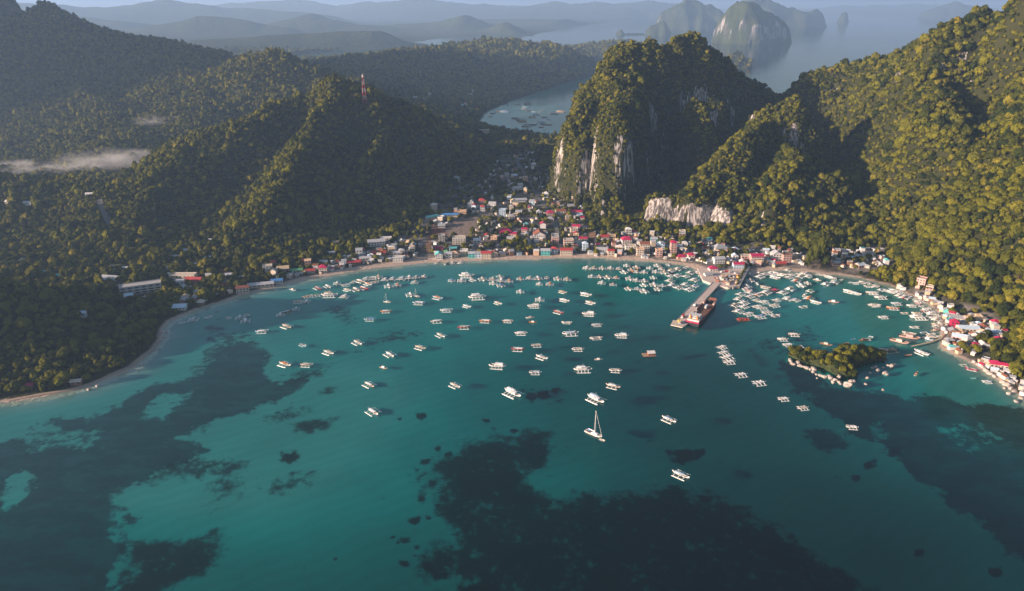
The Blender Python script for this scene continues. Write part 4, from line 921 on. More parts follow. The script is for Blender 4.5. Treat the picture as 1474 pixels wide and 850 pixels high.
# ------------------------------------------------------------------ houses
WINDOW = MB(); WINDOW.box(-.5, .5, -.06, .06, -.5, .5); WINDOW = WINDOW.mesh('window', C['dark'])
def roof_mb(w, d, h, kind, ov=0.5):
    mb = MB(); W2, D2 = w / 2 + ov, d / 2 + ov
    rise = min(w, d) * 0.28
    if kind == 'gable':
        mb.prism([(-D2, h), (0, h + rise), (D2, h), (D2, h + .14), (0, h + rise + .2), (-D2, h + .14)], -W2, W2)
    elif kind == 'gable end':
        pr = [(-W2, h), (0, h + rise * 1.2), (W2, h), (W2, h + .14), (0, h + rise * 1.2 + .2), (-W2, h + .14)]
        n = 6; v = [(x, -D2, z) for x, z in pr] + [(x, D2, z) for x, z in pr]
        mb.add(v, [(i, (i + 1) % n, n + (i + 1) % n, n + i) for i in range(n)] + [(0, 1, 4, 5), (1, 2, 3, 4), (6, 11, 10, 7), (7, 10, 9, 8)])
    elif kind == 'hip':
        r = min(W2, D2) * .92; a = max(W2 - r, .01); b = max(D2 - r, .01)
        v = [(-W2, -D2, h), (W2, -D2, h), (W2, D2, h), (-W2, D2, h), (-a, -b, h + rise * 1.25), (a, -b, h + rise * 1.25), (a, b, h + rise * 1.25), (-a, b, h + rise * 1.25)]
        mb.add(v, [(3, 2, 1, 0), (0, 1, 5, 4), (1, 2, 6, 5), (2, 3, 7, 6), (3, 0, 4, 7), (4, 5, 6, 7)])
    elif kind == 'shed':
        mb.add([(-W2, -D2, h + .05), (W2, -D2, h + .05), (W2, D2, h + rise * .7), (-W2, D2, h + rise * .7), (-W2, -D2, h + .2), (W2, -D2, h + .2), (W2, D2, h + rise * .7 + .15), (-W2, D2, h + rise * .7 + .15)], [(0, 3, 2, 1), (4, 5, 6, 7), (0, 1, 5, 4), (1, 2, 6, 5), (2, 3, 7, 6), (3, 0, 4, 7)])
    else:
        mb.box(-w / 2 - .15, w / 2 + .15, -d / 2 - .15, d / 2 + .15, h, h + .25)
        for a, b, c_, e in ((-w / 2 - .1, w / 2 + .1, -d / 2 - .1, -d / 2 + .12), (-w / 2 - .1, w / 2 + .1, d / 2 - .12, d / 2 + .1), (-w / 2 - .1, -w / 2 + .12, -d / 2 + .13, d / 2 - .13), (w / 2 - .12, w / 2 + .1, -d / 2 + .13, d / 2 - .13)): mb.box(a, b, c_, e, h + .252, h + .95)
    return mb
HOUSES = []
hn = random.Random(9)
def house(px, py, w, d, st, roof, rc, wc, rz=None, wins=True, pos=None, far=False, kindname=None, sh=2.9):
    if pos is None:
        p = hit(px, py)
        if p is None: return None
        x, y = p[0], p[1]
    else: x, y = pos
    rz = rz if rz is not None else hn.uniform(-14, 14)
    hts = [zt(x + a, y + b) for a in (-w / 2.4, w / 2.4) for b in (-d / 2.4, d / 2.4)]
    z = min(hts); z0 = max(hts) - z
    z = max(z, -0.5)
    h = st * sh + min(z0, 4.0) * 0.8
    w *= .9; d *= .9
    HOUSES.append((x, y, max(w, d) * .5)); KEEP_CLEAR.append((x, y, max(w, d) * .55 + 1.0))
    size = 'tall' if st >= 4 else 'long' if w > 22 else 'big' if w * st > 30 else 'small' if w < 8 and st < 2 else ''
    kn = kindname or ('block' if roof == 'flat' and st > 1 else 'hut' if w < 7 and st < 2 else 'house')
    look = ' '.join(t for t in (size, NAMEC[wc], kn + ',', NAMEC[rc], {'gable': 'gable roof', 'gable end': 'gabled roof', 'hip': 'hipped roof', 'shed': 'lean-to roof', 'flat': 'flat roof'}[roof]) if t)
    o = thing('house' if not kindname else kindname.replace(' ', '_'), 'building' if st > 2 else 'house', (x, y, z), R(rz), look, 'far house' if far else 'house', 1, 'houses of the bay town')
    mb = MB(); mb.box(-w / 2, w / 2, -d / 2, d / 2, -1.5, h)
    if roof == 'gable end':
        rise = min(w, d) * .28 * 1.2; mb.add([(-w / 2, -d / 2, h), (w / 2, -d / 2, h), (0, -d / 2, h + rise * .9), (-w / 2, d / 2, h), (w / 2, d / 2, h), (0, d / 2, h + rise * .9)], [(0, 1, 2), (3, 5, 4)])
    if roof == 'gable':
        rise = min(w, d) * .28; mb.add([(-w / 2, -d / 2, h), (-w / 2, d / 2, h), (-w / 2, 0, h + rise * .9), (w / 2, -d / 2, h), (w / 2, d / 2, h), (w / 2, 0, h + rise * .9)], [(0, 2, 1), (3, 4, 5)])
    part('wall', mb.mesh('wall', C[wc]), o)
    part('roof', roof_mb(w, d, h, roof, 0.5 if w < 20 else .8).mesh('roof', C[rc]), o)
    if wins and not far:
        nc = max(2, min(6, int(w / 3.0))); ns = st
        if st == 1 and w < 9: nc = 2
        for k in range(ns):
            zc = h - (ns - 1 - k) * sh - sh * .5
            for c_ in range(nc):
                xx = (-.5 + (c_ + .5) / nc) * w
                part('window', WINDOW, o, None, (xx, -d / 2, zc), (w / nc * .5, 1, 1.3))
            if st >= 3:
                for c_ in range(2): part('window', WINDOW, o, None, (-w / 2, (-.25 + .5 * c_) * d, zc), (d * .22, 1, 1.3), math.pi / 2)
        if st >= 3 and w >= 11:
            for k in range(1, st):
                mb = MB(); zb = h - (st - k) * sh; mb.box(-w / 2 * .96, w / 2 * .96, -d / 2 - 1.3, -d / 2 - .01, zb, zb + .14); mb.box(-w / 2 * .96, w / 2 * .96, -d / 2 - 1.3, -d / 2 - 1.22, zb + .142, zb + .95)
                part('balcony', mb.mesh('balcony', C['white'] if wc != 'white' else C['cream']), o)
    return o
HAND = [(661, 354, 19, 10, 4, 'flat', 'cream', 'white', 4), (665, 309, 14, 9, 2, 'flat', 'peach', 'peach', 3), (695, 305, 7, 7, 3, 'hip', 'red', 'white', 5), (694, 293, 11, 9, 2, 'hip', 'red', 'pink', 3), (709, 298, 12, 9, 2, 'gable', 'silver', 'white', -8), (625, 302, 9, 9, 3, 'flat', 'white', 'cream', -20),
        (622, 314, 20, 8, 1, 'gable', 'teal', 'grey', 28), (648, 311, 26, 7, 1, 'gable', 'blue', 'cream', 6), (723, 310, 11, 9, 3, 'flat', 'paleblue', 'paleblue', 0), (727, 335, 19, 14, 1, 'hip', 'magenta', 'brown', 12), (738, 339, 12, 8, 1, 'gable', 'magenta', 'cream', -5), (711, 346, 9, 8, 2, 'flat', 'peach', 'peach', -3), (618, 362, 7, 7, 4, 'flat', 'brown', 'brown', 4), (636, 347, 9, 9, 3, 'flat', 'grey', 'grey', 8),
        (631, 360, 13, 8, 1, 'gable', 'magenta', 'brown', 0), (700, 370, 14, 9, 2, 'gable', 'red', 'cream', 2), (646, 371, 9, 8, 2, 'gable', 'silver', 'white', 5), (632, 372, 10, 9, 2, 'gable end', 'teal', 'white', 6), (655, 370, 8, 7, 2, 'hip', 'peach', 'cream', 3), (679, 370.5, 9, 7, 2, 'gable', 'silver', 'teal', 2), (688, 370.5, 9, 7, 2, 'gable', 'palegrey', 'paleblue', 2), (668, 366, 11, 8, 2, 'flat', 'white', 'cream', 0), (652, 360, 10, 7, 1, 'gable', 'teal', 'grey', 15), (712, 369, 8, 7, 2, 'gable end', 'rust', 'cream', 3),
        (830, 307, 18, 8, 1, 'gable', 'magenta', 'cream', -2), (807, 309, 16, 10, 2, 'gable', 'rust', 'white', 4), (792, 311, 12, 9, 2, 'hip', 'magenta', 'pink', 5), (776, 310, 9, 8, 2, 'gable end', 'silver', 'white', 0), (792, 317, 11, 8, 1, 'hip', 'palegrey', 'cream', 0), (776, 342, 17, 16, 2, 'gable end', 'rust', 'white', 4), (799, 348, 10, 18, 3, 'flat', 'grey', 'pink', 0), (818, 354, 14, 10, 3, 'flat', 'cream', 'pink', 2), (829, 331, 12, 9, 2, 'gable', 'magenta', 'pink', -6), (826, 337, 11, 9, 3, 'flat', 'cream', 'cream', 4),
        (839, 349, 12, 7, 2, 'gable', 'magenta', 'cream', 0), (842, 359, 8, 8, 3, 'hip', 'paleblue', 'paleblue', 0), (852, 345, 10, 8, 3, 'flat', 'brown', 'brown', -6), (815, 366, 17, 9, 2, 'gable', 'red', 'cream', 0), (798, 364, 9, 8, 2, 'hip', 'red', 'paleblue', 0), (785, 366, 13, 8, 2, 'gable', 'silver', 'teal', 0), (870, 346, 12, 8, 2, 'gable', 'red', 'cream', 6), (880, 345, 11, 8, 2, 'flat', 'tan', 'tan', 3), (901, 353, 14, 12, 3, 'hip', 'magenta', 'white', 3), (866, 364, 14, 8, 2, 'gable', 'silver', 'white', 0), (907, 363, 15, 9, 3, 'flat', 'cream', 'white', 0),
        (879, 367, 9, 7, 2, 'gable', 'red', 'cream', 0), (927, 363, 14, 10, 4, 'gable', 'rust', 'cream', 0), (921, 367, 10, 7, 3, 'flat', 'peach', 'cream', 2), (968, 367, 8, 8, 6, 'hip', 'magenta', 'pink', 2), (994, 373, 9, 8, 2, 'hip', 'magenta', 'cream', 0), (980, 372, 12, 8, 1, 'hip', 'magenta', 'peach', 4), (950, 361, 10, 9, 3, 'gable end', 'paleblue', 'paleblue', 0), (948, 368, 9, 7, 3, 'flat', 'peach', 'pink', 0), (941, 349, 9, 8, 2, 'gable', 'silver', 'teal', 0), (982, 338, 8, 7, 2, 'flat', 'cream', 'pink', 0), (1034, 378, 15, 9, 2, 'gable', 'silver', 'white', 8), (1019, 378, 10, 8, 1, 'gable', 'silver', 'white', 24),
        (1036, 359, 20, 14, 1, 'hip', 'palegrey', 'cream', 10), (1026, 389, 11, 9, 1, 'hip', 'magenta', 'white', 4), (1019, 398, 10, 7, 1, 'gable', 'palegrey', 'white', 10), (1062, 386, 14, 8, 2, 'gable', 'magenta', 'paleblue', 0), (1088, 377, 17, 10, 3, 'gable', 'magenta', 'pink', 2), (1116, 374, 12, 10, 3, 'gable end', 'silver', 'white', 4), (1131, 376, 12, 9, 3, 'flat', 'brown', 'pink', 3), (1072, 374, 13, 8, 2, 'flat', 'cream', 'pink', 3), (1123, 382, 14, 7, 1, 'gable', 'red', 'brown', 5), (1057, 374, 8, 7, 2, 'gable end', 'paleblue', 'white', 0),
        (204, 420, 46, 14, 3, 'flat', 'grey', 'grey', 24), (266, 402, 30, 10, 2, 'flat', 'cream', 'cream', 0), (280, 405, 20, 9, 1, 'gable', 'red', 'brown', -4), (261, 411, 9, 7, 2, 'gable', 'silver', 'white', 8), (290, 438, 8, 8, 1, 'hip', 'cream', 'brown', 0), (259, 445, 15, 8, 1, 'shed', 'paleblue', 'white', 6), (350, 421, 15, 8, 2, 'gable', 'rust', 'cream', 18), (376, 412, 30, 8, 1, 'gable', 'silver', 'cream', 16), (399, 407, 14, 7, 1, 'gable', 'blue', 'white', 16), (320, 401, 12, 7, 1, 'gable', 'silver', 'white', 10), (332, 398, 13, 7, 1, 'gable', 'silver', 'cream', 8), (163, 404, 26, 14, 1, 'gable', 'palegrey', 'grey', -12),
        (386, 392, 12, 9, 3, 'flat', 'cream', 'white', 14), (393, 384, 9, 8, 2, 'hip', 'red', 'cream', 10), (408, 392, 15, 10, 2, 'gable', 'tan', 'pink', 16), (427, 392, 16, 8, 1, 'gable', 'green', 'cream', 16), (444, 384, 8, 7, 3, 'gable', 'peach', 'pink', 14), (447, 392, 12, 7, 1, 'gable', 'red', 'cream', 14), (466, 379, 10, 7, 1, 'gable', 'silver', 'white', 10), (476, 367, 13, 8, 1, 'gable', 'silver', 'white', 12), (482, 352, 13, 7, 1, 'shed', 'tan', 'cream', 8), (510, 380, 18, 8, 1, 'gable', 'red', 'brown', 12), (526, 374, 16, 7, 1, 'gable', 'silver', 'cream', 10), (545, 366, 20, 8, 1, 'gable', 'red', 'brown', 8), (573, 376, 14, 6, 2, 'flat', 'white', 'white', 6),
        (542, 353, 24, 10, 2, 'gable', 'silver', 'white', 14), (556, 348, 16, 8, 2, 'flat', 'white', 'cream', 8), (657, 258, 14, 12, 1, 'hip', 'palegrey', 'cream', 0), (745, 275, 16, 9, 2, 'gable', 'silver', 'white', 10), (756, 262, 9, 8, 3, 'flat', 'cream', 'peach', 6), (748, 290, 24, 8, 1, 'shed', 'silver', 'white', 8), (765, 222, 16, 10, 1, 'gable', 'silver', 'white', 12),
        (1325, 412, 10, 9, 3, 'flat', 'pink', 'pink', -40), (1337, 420, 8, 7, 2, 'flat', 'cream', 'pink', -35), (1376, 461, 14, 7, 1, 'shed', 'silver', 'cream', -20), (1372, 470, 8, 7, 2, 'hip', 'magenta', 'magenta', -15), (1392, 476, 21, 9, 1, 'gable', 'paleblue', 'cream', -6), (1381, 488, 15, 9, 1, 'gable', 'paleblue', 'pink', -28), (1400, 462, 18, 8, 1, 'gable', 'tan', 'pink', -8), (1432, 467, 9, 7, 1, 'hip', 'magenta', 'cream', 0), (1428, 482, 13, 8, 1, 'gable', 'paleblue', 'grey', -20), (1432, 527, 10, 8, 1, 'hip', 'magenta', 'pink', -20), (1445, 530, 7, 6, 1, 'gable', 'magenta', 'cream', -30), (1450, 538, 8, 6, 1, 'gable', 'silver', 'white', -30),
        (111, 553, 9, 6, 1, 'gable', 'cream', 'brown', 12), (43, 558, 7, 6, 1, 'hip', 'magenta', 'brown', 6), (130, 281, 12, 7, 1, 'gable', 'white', 'white', 10), (52, 387, 10, 6, 1, 'gable', 'teal', 'grey', 5), (64, 394, 9, 6, 1, 'gable', 'teal', 'grey', -8), (89, 399, 10, 6, 1, 'gable', 'teal', 'cream', 12), (34, 377, 8, 6, 1, 'hip', 'silver', 'white', 0), (118, 455, 9, 6, 1, 'gable', 'paleblue', 'white', 8), (14, 296, 8, 7, 2, 'gable', 'white', 'cream', 0), (42, 295, 14, 6, 1, 'gable', 'silver', 'white', 5), (96, 418, 7, 5, 1, 'gable', 'silver', 'white', 0), (165, 387, 9, 7, 1, 'gable', 'silver', 'cream', 10), (181, 388, 7, 6, 1, 'gable', 'white', 'cream', 0), (300, 349, 12, 7, 1, 'gable', 'silver', 'white', 5), (250, 372, 9, 6, 1, 'gable', 'palegrey', 'grey', 14), (267, 363, 8, 6, 1, 'gable', 'silver', 'white', -6), (187, 432, 9, 8, 2, 'gable', 'paleblue', 'white', 20)]
for a in HAND: house(*a)
for a in [(697, 192, 26, 10, 3, 'flat', 'cream', 'tan', 4), (600, 143, 22, 10, 2, 'gable', 'silver', 'white', 0), (612, 146, 18, 10, 2, 'gable', 'silver', 'cream', 0), (675, 138, 24, 12, 2, 'flat', 'white', 'white', 0)]: house(*a, far=True)
def free_spot(x, y, r):
    for hx, hy, hr in HOUSES:
        if (hx - x) ** 2 + (hy - y) ** 2 < (hr * .95 + r) ** 2: return False
    return True
def on_road(x, y): return any((x - a) ** 2 + (y - b) ** 2 < 49 for a, b in ROADPTS)
ROADS = [([(806, 366), (806, 352), (804, 338), (800, 325), (790, 305), (780, 292), (768, 275), (757, 255), (748, 240), (742, 228)], 5.5), ([(1040, 384), (1000, 378.5), (940, 372)], 4)]
ROADPTS = []
for q, w_ in ROADS[:1]:
    for i in range(len(q) - 1):
        a = hit(*q[i]); b = hit(*q[i + 1])
        if a and b:
            n = max(2, int(math.hypot(a[0] - b[0], a[1] - b[1]) / 6))
            ROADPTS += [(a[0] + (b[0] - a[0]) * k / n, a[1] + (b[1] - a[1]) * k / n) for k in range(n)]
def fill(poly, n, far=False, wmin=6, wmax=11, stw=(6, 5, 1.5), gap=0.5, rzc=0.0, tries=40):
    P = np.array(poly, float); made = 0
    for _ in range(n * tries):
        if made >= n: break
        px = hn.uniform(P[:, 0].min(), P[:, 0].max()); py = hn.uniform(P[:, 1].min(), P[:, 1].max())
        if poly_sd(poly, np.array([px]), np.array([py]))[0] < 0: continue
        p = hit(px, py)
        if p is None or p[2] < 0.5: continue
        w = hn.uniform(wmin, wmax); d = w * hn.uniform(.65, .95)
        if not free_spot(p[0], p[1], w * .5 + gap) or on_road(p[0], p[1]): continue
        if float(samp(dirt + red, p[0], p[1])) > 0.3 or float(samp(sand, p[0], p[1])) > 0.5 or float(samp(rock, p[0], p[1])) > .3: continue
        st = hn.choices((1, 2, 3), stw)[0]
        roof = hn.choices(('gable', 'hip', 'gable end', 'shed', 'flat'), (5, 3, 3, 1, 1.2 + st))[0]
        rc = hn.choices(('silver', 'palegrey', 'white', 'rust', 'red', 'magenta', 'teal', 'paleblue', 'tan', 'green'), (6, 5, 3, 2.4, 1.2, 1.6, .9, 1.6, 1.5, .4))[0]
        wc = hn.choices(('white', 'cream', 'pink', 'peach', 'grey', 'brown', 'paleblue', 'tan', 'teal'), (5, 5, 2.2, 1.3, 2.5, 2, 1.5, 1.5, .4))[0]
        if roof == 'flat': rc = hn.choice(('grey', 'cream', 'palegrey', 'white'))
        house(0, 0, w, d, st, roof, rc, wc, rzc + hn.uniform(-16, 16) + hn.choice((0, 0, 90)), pos=(p[0], p[1]), far=far, wins=w > 7.5)
        made += 1
fill([(560, 380), (600, 374), (700, 367), (860, 365.5), (980, 373), (1004, 381), (980, 379), (860, 370.5), (700, 371.5), (600, 378)], 30, wmin=6, wmax=9, stw=(4, 6, 1), gap=0.1, rzc=2)
fill([(600, 366), (602, 345), (640, 300), (690, 275), (760, 290), (835, 300), (850, 335), (860, 368), (700, 367)], 42)
fill([(850, 368), (850, 335), (930, 336), (1000, 340), (1060, 358), (1055, 378), (1000, 377), (940, 373)], 28, wmin=5.5, wmax=10)
fill([(722, 228), (760, 222), (778, 250), (790, 285), (735, 285)], 12)
fill([(1060, 380), (1070, 362), (1150, 358), (1160, 376), (1140, 384), (1100, 384)], 14, wmin=5, wmax=9)
fill([(1190, 362), (1270, 362), (1278, 384), (1240, 386), (1195, 380)], 22, wmin=6, wmax=11, stw=(6, 3, .2))
fill([(370, 408), (430, 380), (520, 362), (590, 346), (600, 368), (500, 384), (430, 398)], 18)
fill([(205, 440), (240, 400), (330, 388), (360, 398), (330, 425), (250, 450)], 8, stw=(6, 2, 0))
fill([(1366, 458), (1400, 455), (1442, 466), (1446, 490), (1410, 505), (1385, 512), (1360, 500), (1368, 480)], 26, wmin=5, wmax=9, stw=(8, 1, 0), gap=.2)
fill([(1290, 414), (1335, 424), (1368, 446), (1360, 455), (1322, 432)], 9, wmin=4.5, wmax=7, stw=(8, 1, 0), rzc=-35)
fill([(1400, 512), (1420, 520), (1474, 555), (1470, 572), (1430, 542)], 6, wmin=4.5, wmax=7, stw=(8, 1, 0), rzc=-35)
fill([(590, 130), (680, 132), (720, 140), (690, 160), (620, 158)], 10, far=True, wmin=10, wmax=18, gap=4)
fill([(725, 186), (800, 190), (795, 197), (735, 192)], 6, far=True, wmin=8, wmax=12)
# huts between the houses, too many and too small to tell apart
mbh = MB(); HM = [C[k] for k in ('silver', 'palegrey', 'rust', 'white', 'cream', 'tan', 'paleblue', 'magenta')]; n_h = 0
for poly, n, zz in [([(600, 366), (620, 320), (690, 268), (720, 228), (765, 222), (790, 255), (840, 300), (850, 368)], 210, 0), ([(850, 369), (855, 335), (1000, 340), (1062, 358), (1060, 380), (940, 373)], 150, 0), ([(1060, 384), (1070, 362), (1155, 360), (1155, 386)], 40, 0), ([(1190, 360), (1272, 360), (1280, 388), (1195, 384)], 40, 0), ([(380, 408), (520, 362), (590, 346), (600, 370), (480, 390)], 80, 0), ([(190, 440), (150, 395), (250, 365), (330, 372), (370, 400), (330, 425), (250, 452)], 60, 0), ([(1290, 412), (1368, 444), (1446, 468), (1446, 492), (1400, 512), (1350, 500), (1360, 455)], 70, 0), ([(1400, 514), (1474, 552), (1474, 574), (1420, 540)], 18, 0)]:
    P = np.array(poly, float)
    for _ in range(n):
        for _t in range(12):
            px = hn.uniform(P[:, 0].min(), P[:, 0].max()); py = hn.uniform(P[:, 1].min(), P[:, 1].max())
            if poly_sd(poly, np.array([px]), np.array([py]))[0] < 0: continue
            p = hit(px, py)
            if p is None or p[2] < .4 or on_road(p[0], p[1]) or float(samp(dirt + red + rock, p[0], p[1])) > .3: continue
            w = hn.uniform(3.0, 5.5)
            if not free_spot(p[0], p[1], w * .3): continue
            d = w * hn.uniform(.6, 1); a = hn.uniform(0, 3.14); ca, sa = math.cos(a), math.sin(a); hh = hn.uniform(2, 3.2); z = p[2]
            HOUSES.append((p[0], p[1], w * .35)); KEEP_CLEAR.append((p[0], p[1], w * .5))
            t = MB(); t.box(-w / 2, w / 2, -d / 2, d / 2, -1, hh); r = roof_mb(w, d, hh, 'gable', .35)
            for q, mi in ((t, hn.choice((3, 4, 5, 4))), (r, hn.choices(range(8), (6, 5, 3, 2, 1, 2, 2, .8))[0])):
                mbh.add([(p[0] + x * ca - y * sa, p[1] + x * sa + y * ca, z + zz_) for x, y, zz_ in q.v], q.f, mi)
            n_h += 1
            break
ho = bpy.data.objects.new('shanties', mbh.mesh('shanties', HM)); COL.objects.link(ho); ho['kind'] = 'stuff'; ho['label'] = 'small sheds and lean-tos crowded between the town houses'

# ------------------------------------------------------------------ roads and paths
def strip(name, pts, w, mat, lift=0.25):
    mb = MB(); Q = []
    for i in range(len(pts) - 1):
        a, b = pts[i], pts[i + 1]; n = max(1, int(math.hypot(a[0] - b[0], a[1] - b[1]) / 5))
        Q += [(a[0] + (b[0] - a[0]) * k / n, a[1] + (b[1] - a[1]) * k / n) for k in range(n)]
    Q.append(pts[-1][:2]); v = []; f = []
    for i, (x, y) in enumerate(Q):
        a = Q[max(i - 1, 0)]; b = Q[min(i + 1, len(Q) - 1)]; dx, dy = b[0] - a[0], b[1] - a[1]; l = math.hypot(dx, dy) or 1
        for s in (-1, 0, 1):
            X, Y = x - dy / l * w / 2 * s, y + dx / l * w / 2 * s; v.append((X, Y, max(zt(X, Y), zt(x, y)) + lift))
        KEEP_CLEAR.append((x, y, w * .5 + 1.6))
    for i in range(len(Q) - 1):
        for k in (0, 1): f.append((i * 3 + k, i * 3 + k + 1, i * 3 + k + 4, i * 3 + k + 3))
    mb.add(v, f); o = bpy.data.objects.new(name, mb.mesh(name, mat, True)); COL.objects.link(o); o['kind'] = 'structure'
for q, w_ in ROADS: strip('road', [p for p in (hit(*k) for k in q) if p], w_, C['asphalt'])
strip('road', [p for p in (hit(*k) for k in [(160, 326), (152, 312), (147, 300), (143, 288)]) if p], 7, C['asphalt'])
strip('path', [p for p in (hit(*k) for k in [(10, 577), (60, 568), (112, 560), (130, 553), (190, 527), (215, 507), (232, 490)]) if p], 3.2, colour('dusty path', (0.34, 0.26, 0.2), .95, .1, .2))

# ------------------------------------------------------------------ quay, pier and landing ship
def slab(name, poly, z0, z1, mat):
    n = len(poly); mb = MB(); mb.add([(x, y, z0) for x, y in poly] + [(x, y, z1) for x, y in poly], [tuple(range(n))[::-1], tuple(range(n, 2 * n))] + [(i, (i + 1) % n, n + (i + 1) % n, n + i) for i in range(n)])
    return mb.mesh(name, mat)
qm = colour('pale quay concrete', (0.50, 0.40, 0.35), .9, .2, .22, .3)
q = bpy.data.objects.new('quay', slab('quay', [gp(*p, 1.9) for p in [(1004, 386), (1078, 384), (1063, 411), (1048, 413.5), (1030, 410), (1012, 403)]], -4, 1.9, qm)); COL.objects.link(q); q['kind'] = 'structure'
for p in [(1016, 392), (1030, 392), (1045, 392), (1060, 392), (1022, 400), (1040, 402), (1055, 405)]: KEEP_CLEAR.append((*gp(*p, 2), 11))
A = Vector((*gp(1030, 408, 2.0), 0)); Bp = Vector((*gp(980, 462, 2.0), 0)); dv = (Bp - A).normalized(); nv = Vector((-dv.y, dv.x, 0)); LP = (Bp - A).length
if nv.x < 0: nv = -nv
pr = thing('pier', 'pier', (A.x, A.y, 0), math.atan2(dv.y, dv.x), 'long concrete pier reaching into the bay beside the landing ship', 'own')
mb = MB(); mb.box(-4, LP, -4.5, 4.5, 1.2, 2.0); part('deck', mb.mesh('deck', qm), pr)
for s in (-1, 1):
    mb = MB(); mb.box(-4, LP, s * 4.3 - .2, s * 4.3 + .2, 2.002, 2.35); part('kerb', mb.mesh('kerb', C['palegrey']), pr)
for k in range(int(LP / 9)):
    for s in (-1, 1):
        mb = MB(); mb.tube([(3 + 9 * k, s * 3.6, -5), (3 + 9 * k, s * 3.6, 1.2)], 0.45, 7); part('pile', mb.mesh('pile', C['grey']), pr)
mb = MB(); mb.add([(LP + .01, -8, 0.9), (LP + 13, -6, 0.9), (LP + 13, 6, 0.9), (LP + .01, 8, 0.9), (LP + .01, -8, 1.8), (LP + 13, -6, 1.8), (LP + 13, 6, 1.8), (LP + .01, 8, 1.8)], [(0, 3, 2, 1), (4, 5, 6, 7), (0, 1, 5, 4), (1, 2, 6, 5), (2, 3, 7, 6), (3, 0, 4, 7)]); part('pier_head', mb.mesh('pier_head', C['cream']), pr)
# landing ship
SL, SB = 66.0, 6.6
sc_ = A + dv * (LP - SL / 2 + 1.0) + nv * (4.6 + SB + .7)
sh = thing('landing_ship', 'ship', (sc_.x, sc_.y, 0), math.atan2(-dv.y, -dv.x), 'rusty landing ship with white bridge moored along the concrete pier', 'own')     # +x = bow, towards the town
mb = MB(); mb.add([(-SL / 2, -SB, -1), (SL / 2 - 9, -SB, -1), (SL / 2, -SB * .8, 1.2), (SL / 2, SB * .8, 1.2), (SL / 2 - 9, SB, -1), (-SL / 2, SB, -1), (-SL / 2, -SB, 3.2), (SL / 2 - 9, -SB, 3.2), (SL / 2, -SB * .8, 4.2), (SL / 2, SB * .8, 4.2), (SL / 2 - 9, SB, 3.2), (-SL / 2, SB, 3.2)],
                 [(0, 5, 4, 3, 2, 1), (0, 1, 7, 6), (1, 2, 8, 7), (2, 3, 9, 8), (3, 4, 10, 9), (4, 5, 11, 10), (5, 0, 6, 11)]); part('hull', mb.mesh('hull', C['black']), sh)
mb = MB(); mb.box(-SL / 2 + .2, SL / 2 - 6, -SB + .4, SB - .4, 2.2, 2.4); part('cargo_deck', mb.mesh('cargo_deck', colour('rusty deck', (0.16, 0.085, 0.065), .9, .1, .35)), sh)
for s in (-1, 1):
    mb = MB(); mb.box(-SL / 2 + 14, SL / 2 - 7, s * (SB - .3) - .25, s * (SB - .3) + .25, 2.402, 4.2); part('bulwark', mb.mesh('bulwark', C['rust']), sh)
mb = MB(); mb.box(-SL / 2, -SL / 2 + .5, -SB, SB, 3.202, 4.6); mb.box(-SL / 2 + .502, -SL / 2 + 14, -SB, -SB + .3, 3.202, 4.4); mb.box(-SL / 2 + .502, -SL / 2 + 14, SB - .3, SB, 3.202, 4.4); part('stern_rail', mb.mesh('stern_rail', C['magenta']), sh)
mb = MB(); mb.box(-SL / 2 + 2, -SL / 2 + 13, -SB + .8, SB - .8, 2.402, 6.0); part('lower_house', mb.mesh('lower_house', C['white']), sh)
mb = MB(); mb.box(-SL / 2 + 1.2, -SL / 2 + 13.6, -SB + .3, SB - .3, 6.002, 6.2); part('boat_deck', mb.mesh('boat_deck', C['cream']), sh)
mb = MB(); mb.box(-SL / 2 + 4.5, -SL / 2 + 12, -SB + 1.6, SB - 1.6, 6.202, 9.0); br = part('bridge', mb.mesh('bridge', C['white']), sh)
mb = MB(); mb.box(-SL / 2 + 12.0, -SL / 2 + 12.1, -SB + 2, SB - 2, 7.6, 8.5); part('window', mb.mesh('window', C['dark']), br)
mb = MB(); mb.box(-SL / 2 + 4.4, -SL / 2 + 4.498, -SB + 2, SB - 2, 7.4, 8.4); part('window', mb.mesh('window', C['dark']), br)
mb = MB(); mb.box(-SL / 2 + 4, -SL / 2 + 12.8, -SB + 1.2, SB - 1.2, 9.002, 9.2); part('bridge_roof', mb.mesh('bridge_roof', C['white']), sh)
mb = MB(); mb.tube([(-SL / 2 + 10, 0, 9.2), (-SL / 2 + 10, 0, 16)], .22, 6); mb.tube([(-SL / 2 + 10, -1.8, 13), (-SL / 2 + 10, 1.8, 13)], .1, 5); part('mast', mb.mesh('mast', C['white']), sh)
for s in (-1, 1):
    mb = MB(); mb.box(-SL / 2 + 3.2, -SL / 2 + 5.2, s * 3.4 - .7, s * 3.4 + .7, 6.202, 9.4); part('funnel', mb.mesh('funnel', C['orange']), sh)
mb = MB(); mb.add([(SL / 2 + .05, -4.4, 1.4), (SL / 2 + 6, -4.0, 4.6), (SL / 2 + 6, 4.0, 4.6), (SL / 2 + .05, 4.4, 1.4), (SL / 2 + .05, -4.4, 1.8), (SL / 2 + 6, -4.0, 5.0), (SL / 2 + 6, 4.0, 5.0), (SL / 2 + .05, 4.4, 1.8)], [(0, 3, 2, 1), (4, 5, 6, 7), (0, 1, 5, 4), (1, 2, 6, 5), (2, 3, 7, 6), (3, 0, 4, 7)]); part('bow_ramp', mb.mesh('bow_ramp', C['rust']), sh)
for s in (-1, 1):
    mb = MB(); mb.box(SL / 2 - 12, SL / 2 - 6, s * (SB - 1.2) - .9, s * (SB - 1.2) + .9, 2.402, 5.8); part('ramp_winch_house', mb.mesh('ramp_winch_house', C['pink']), sh)
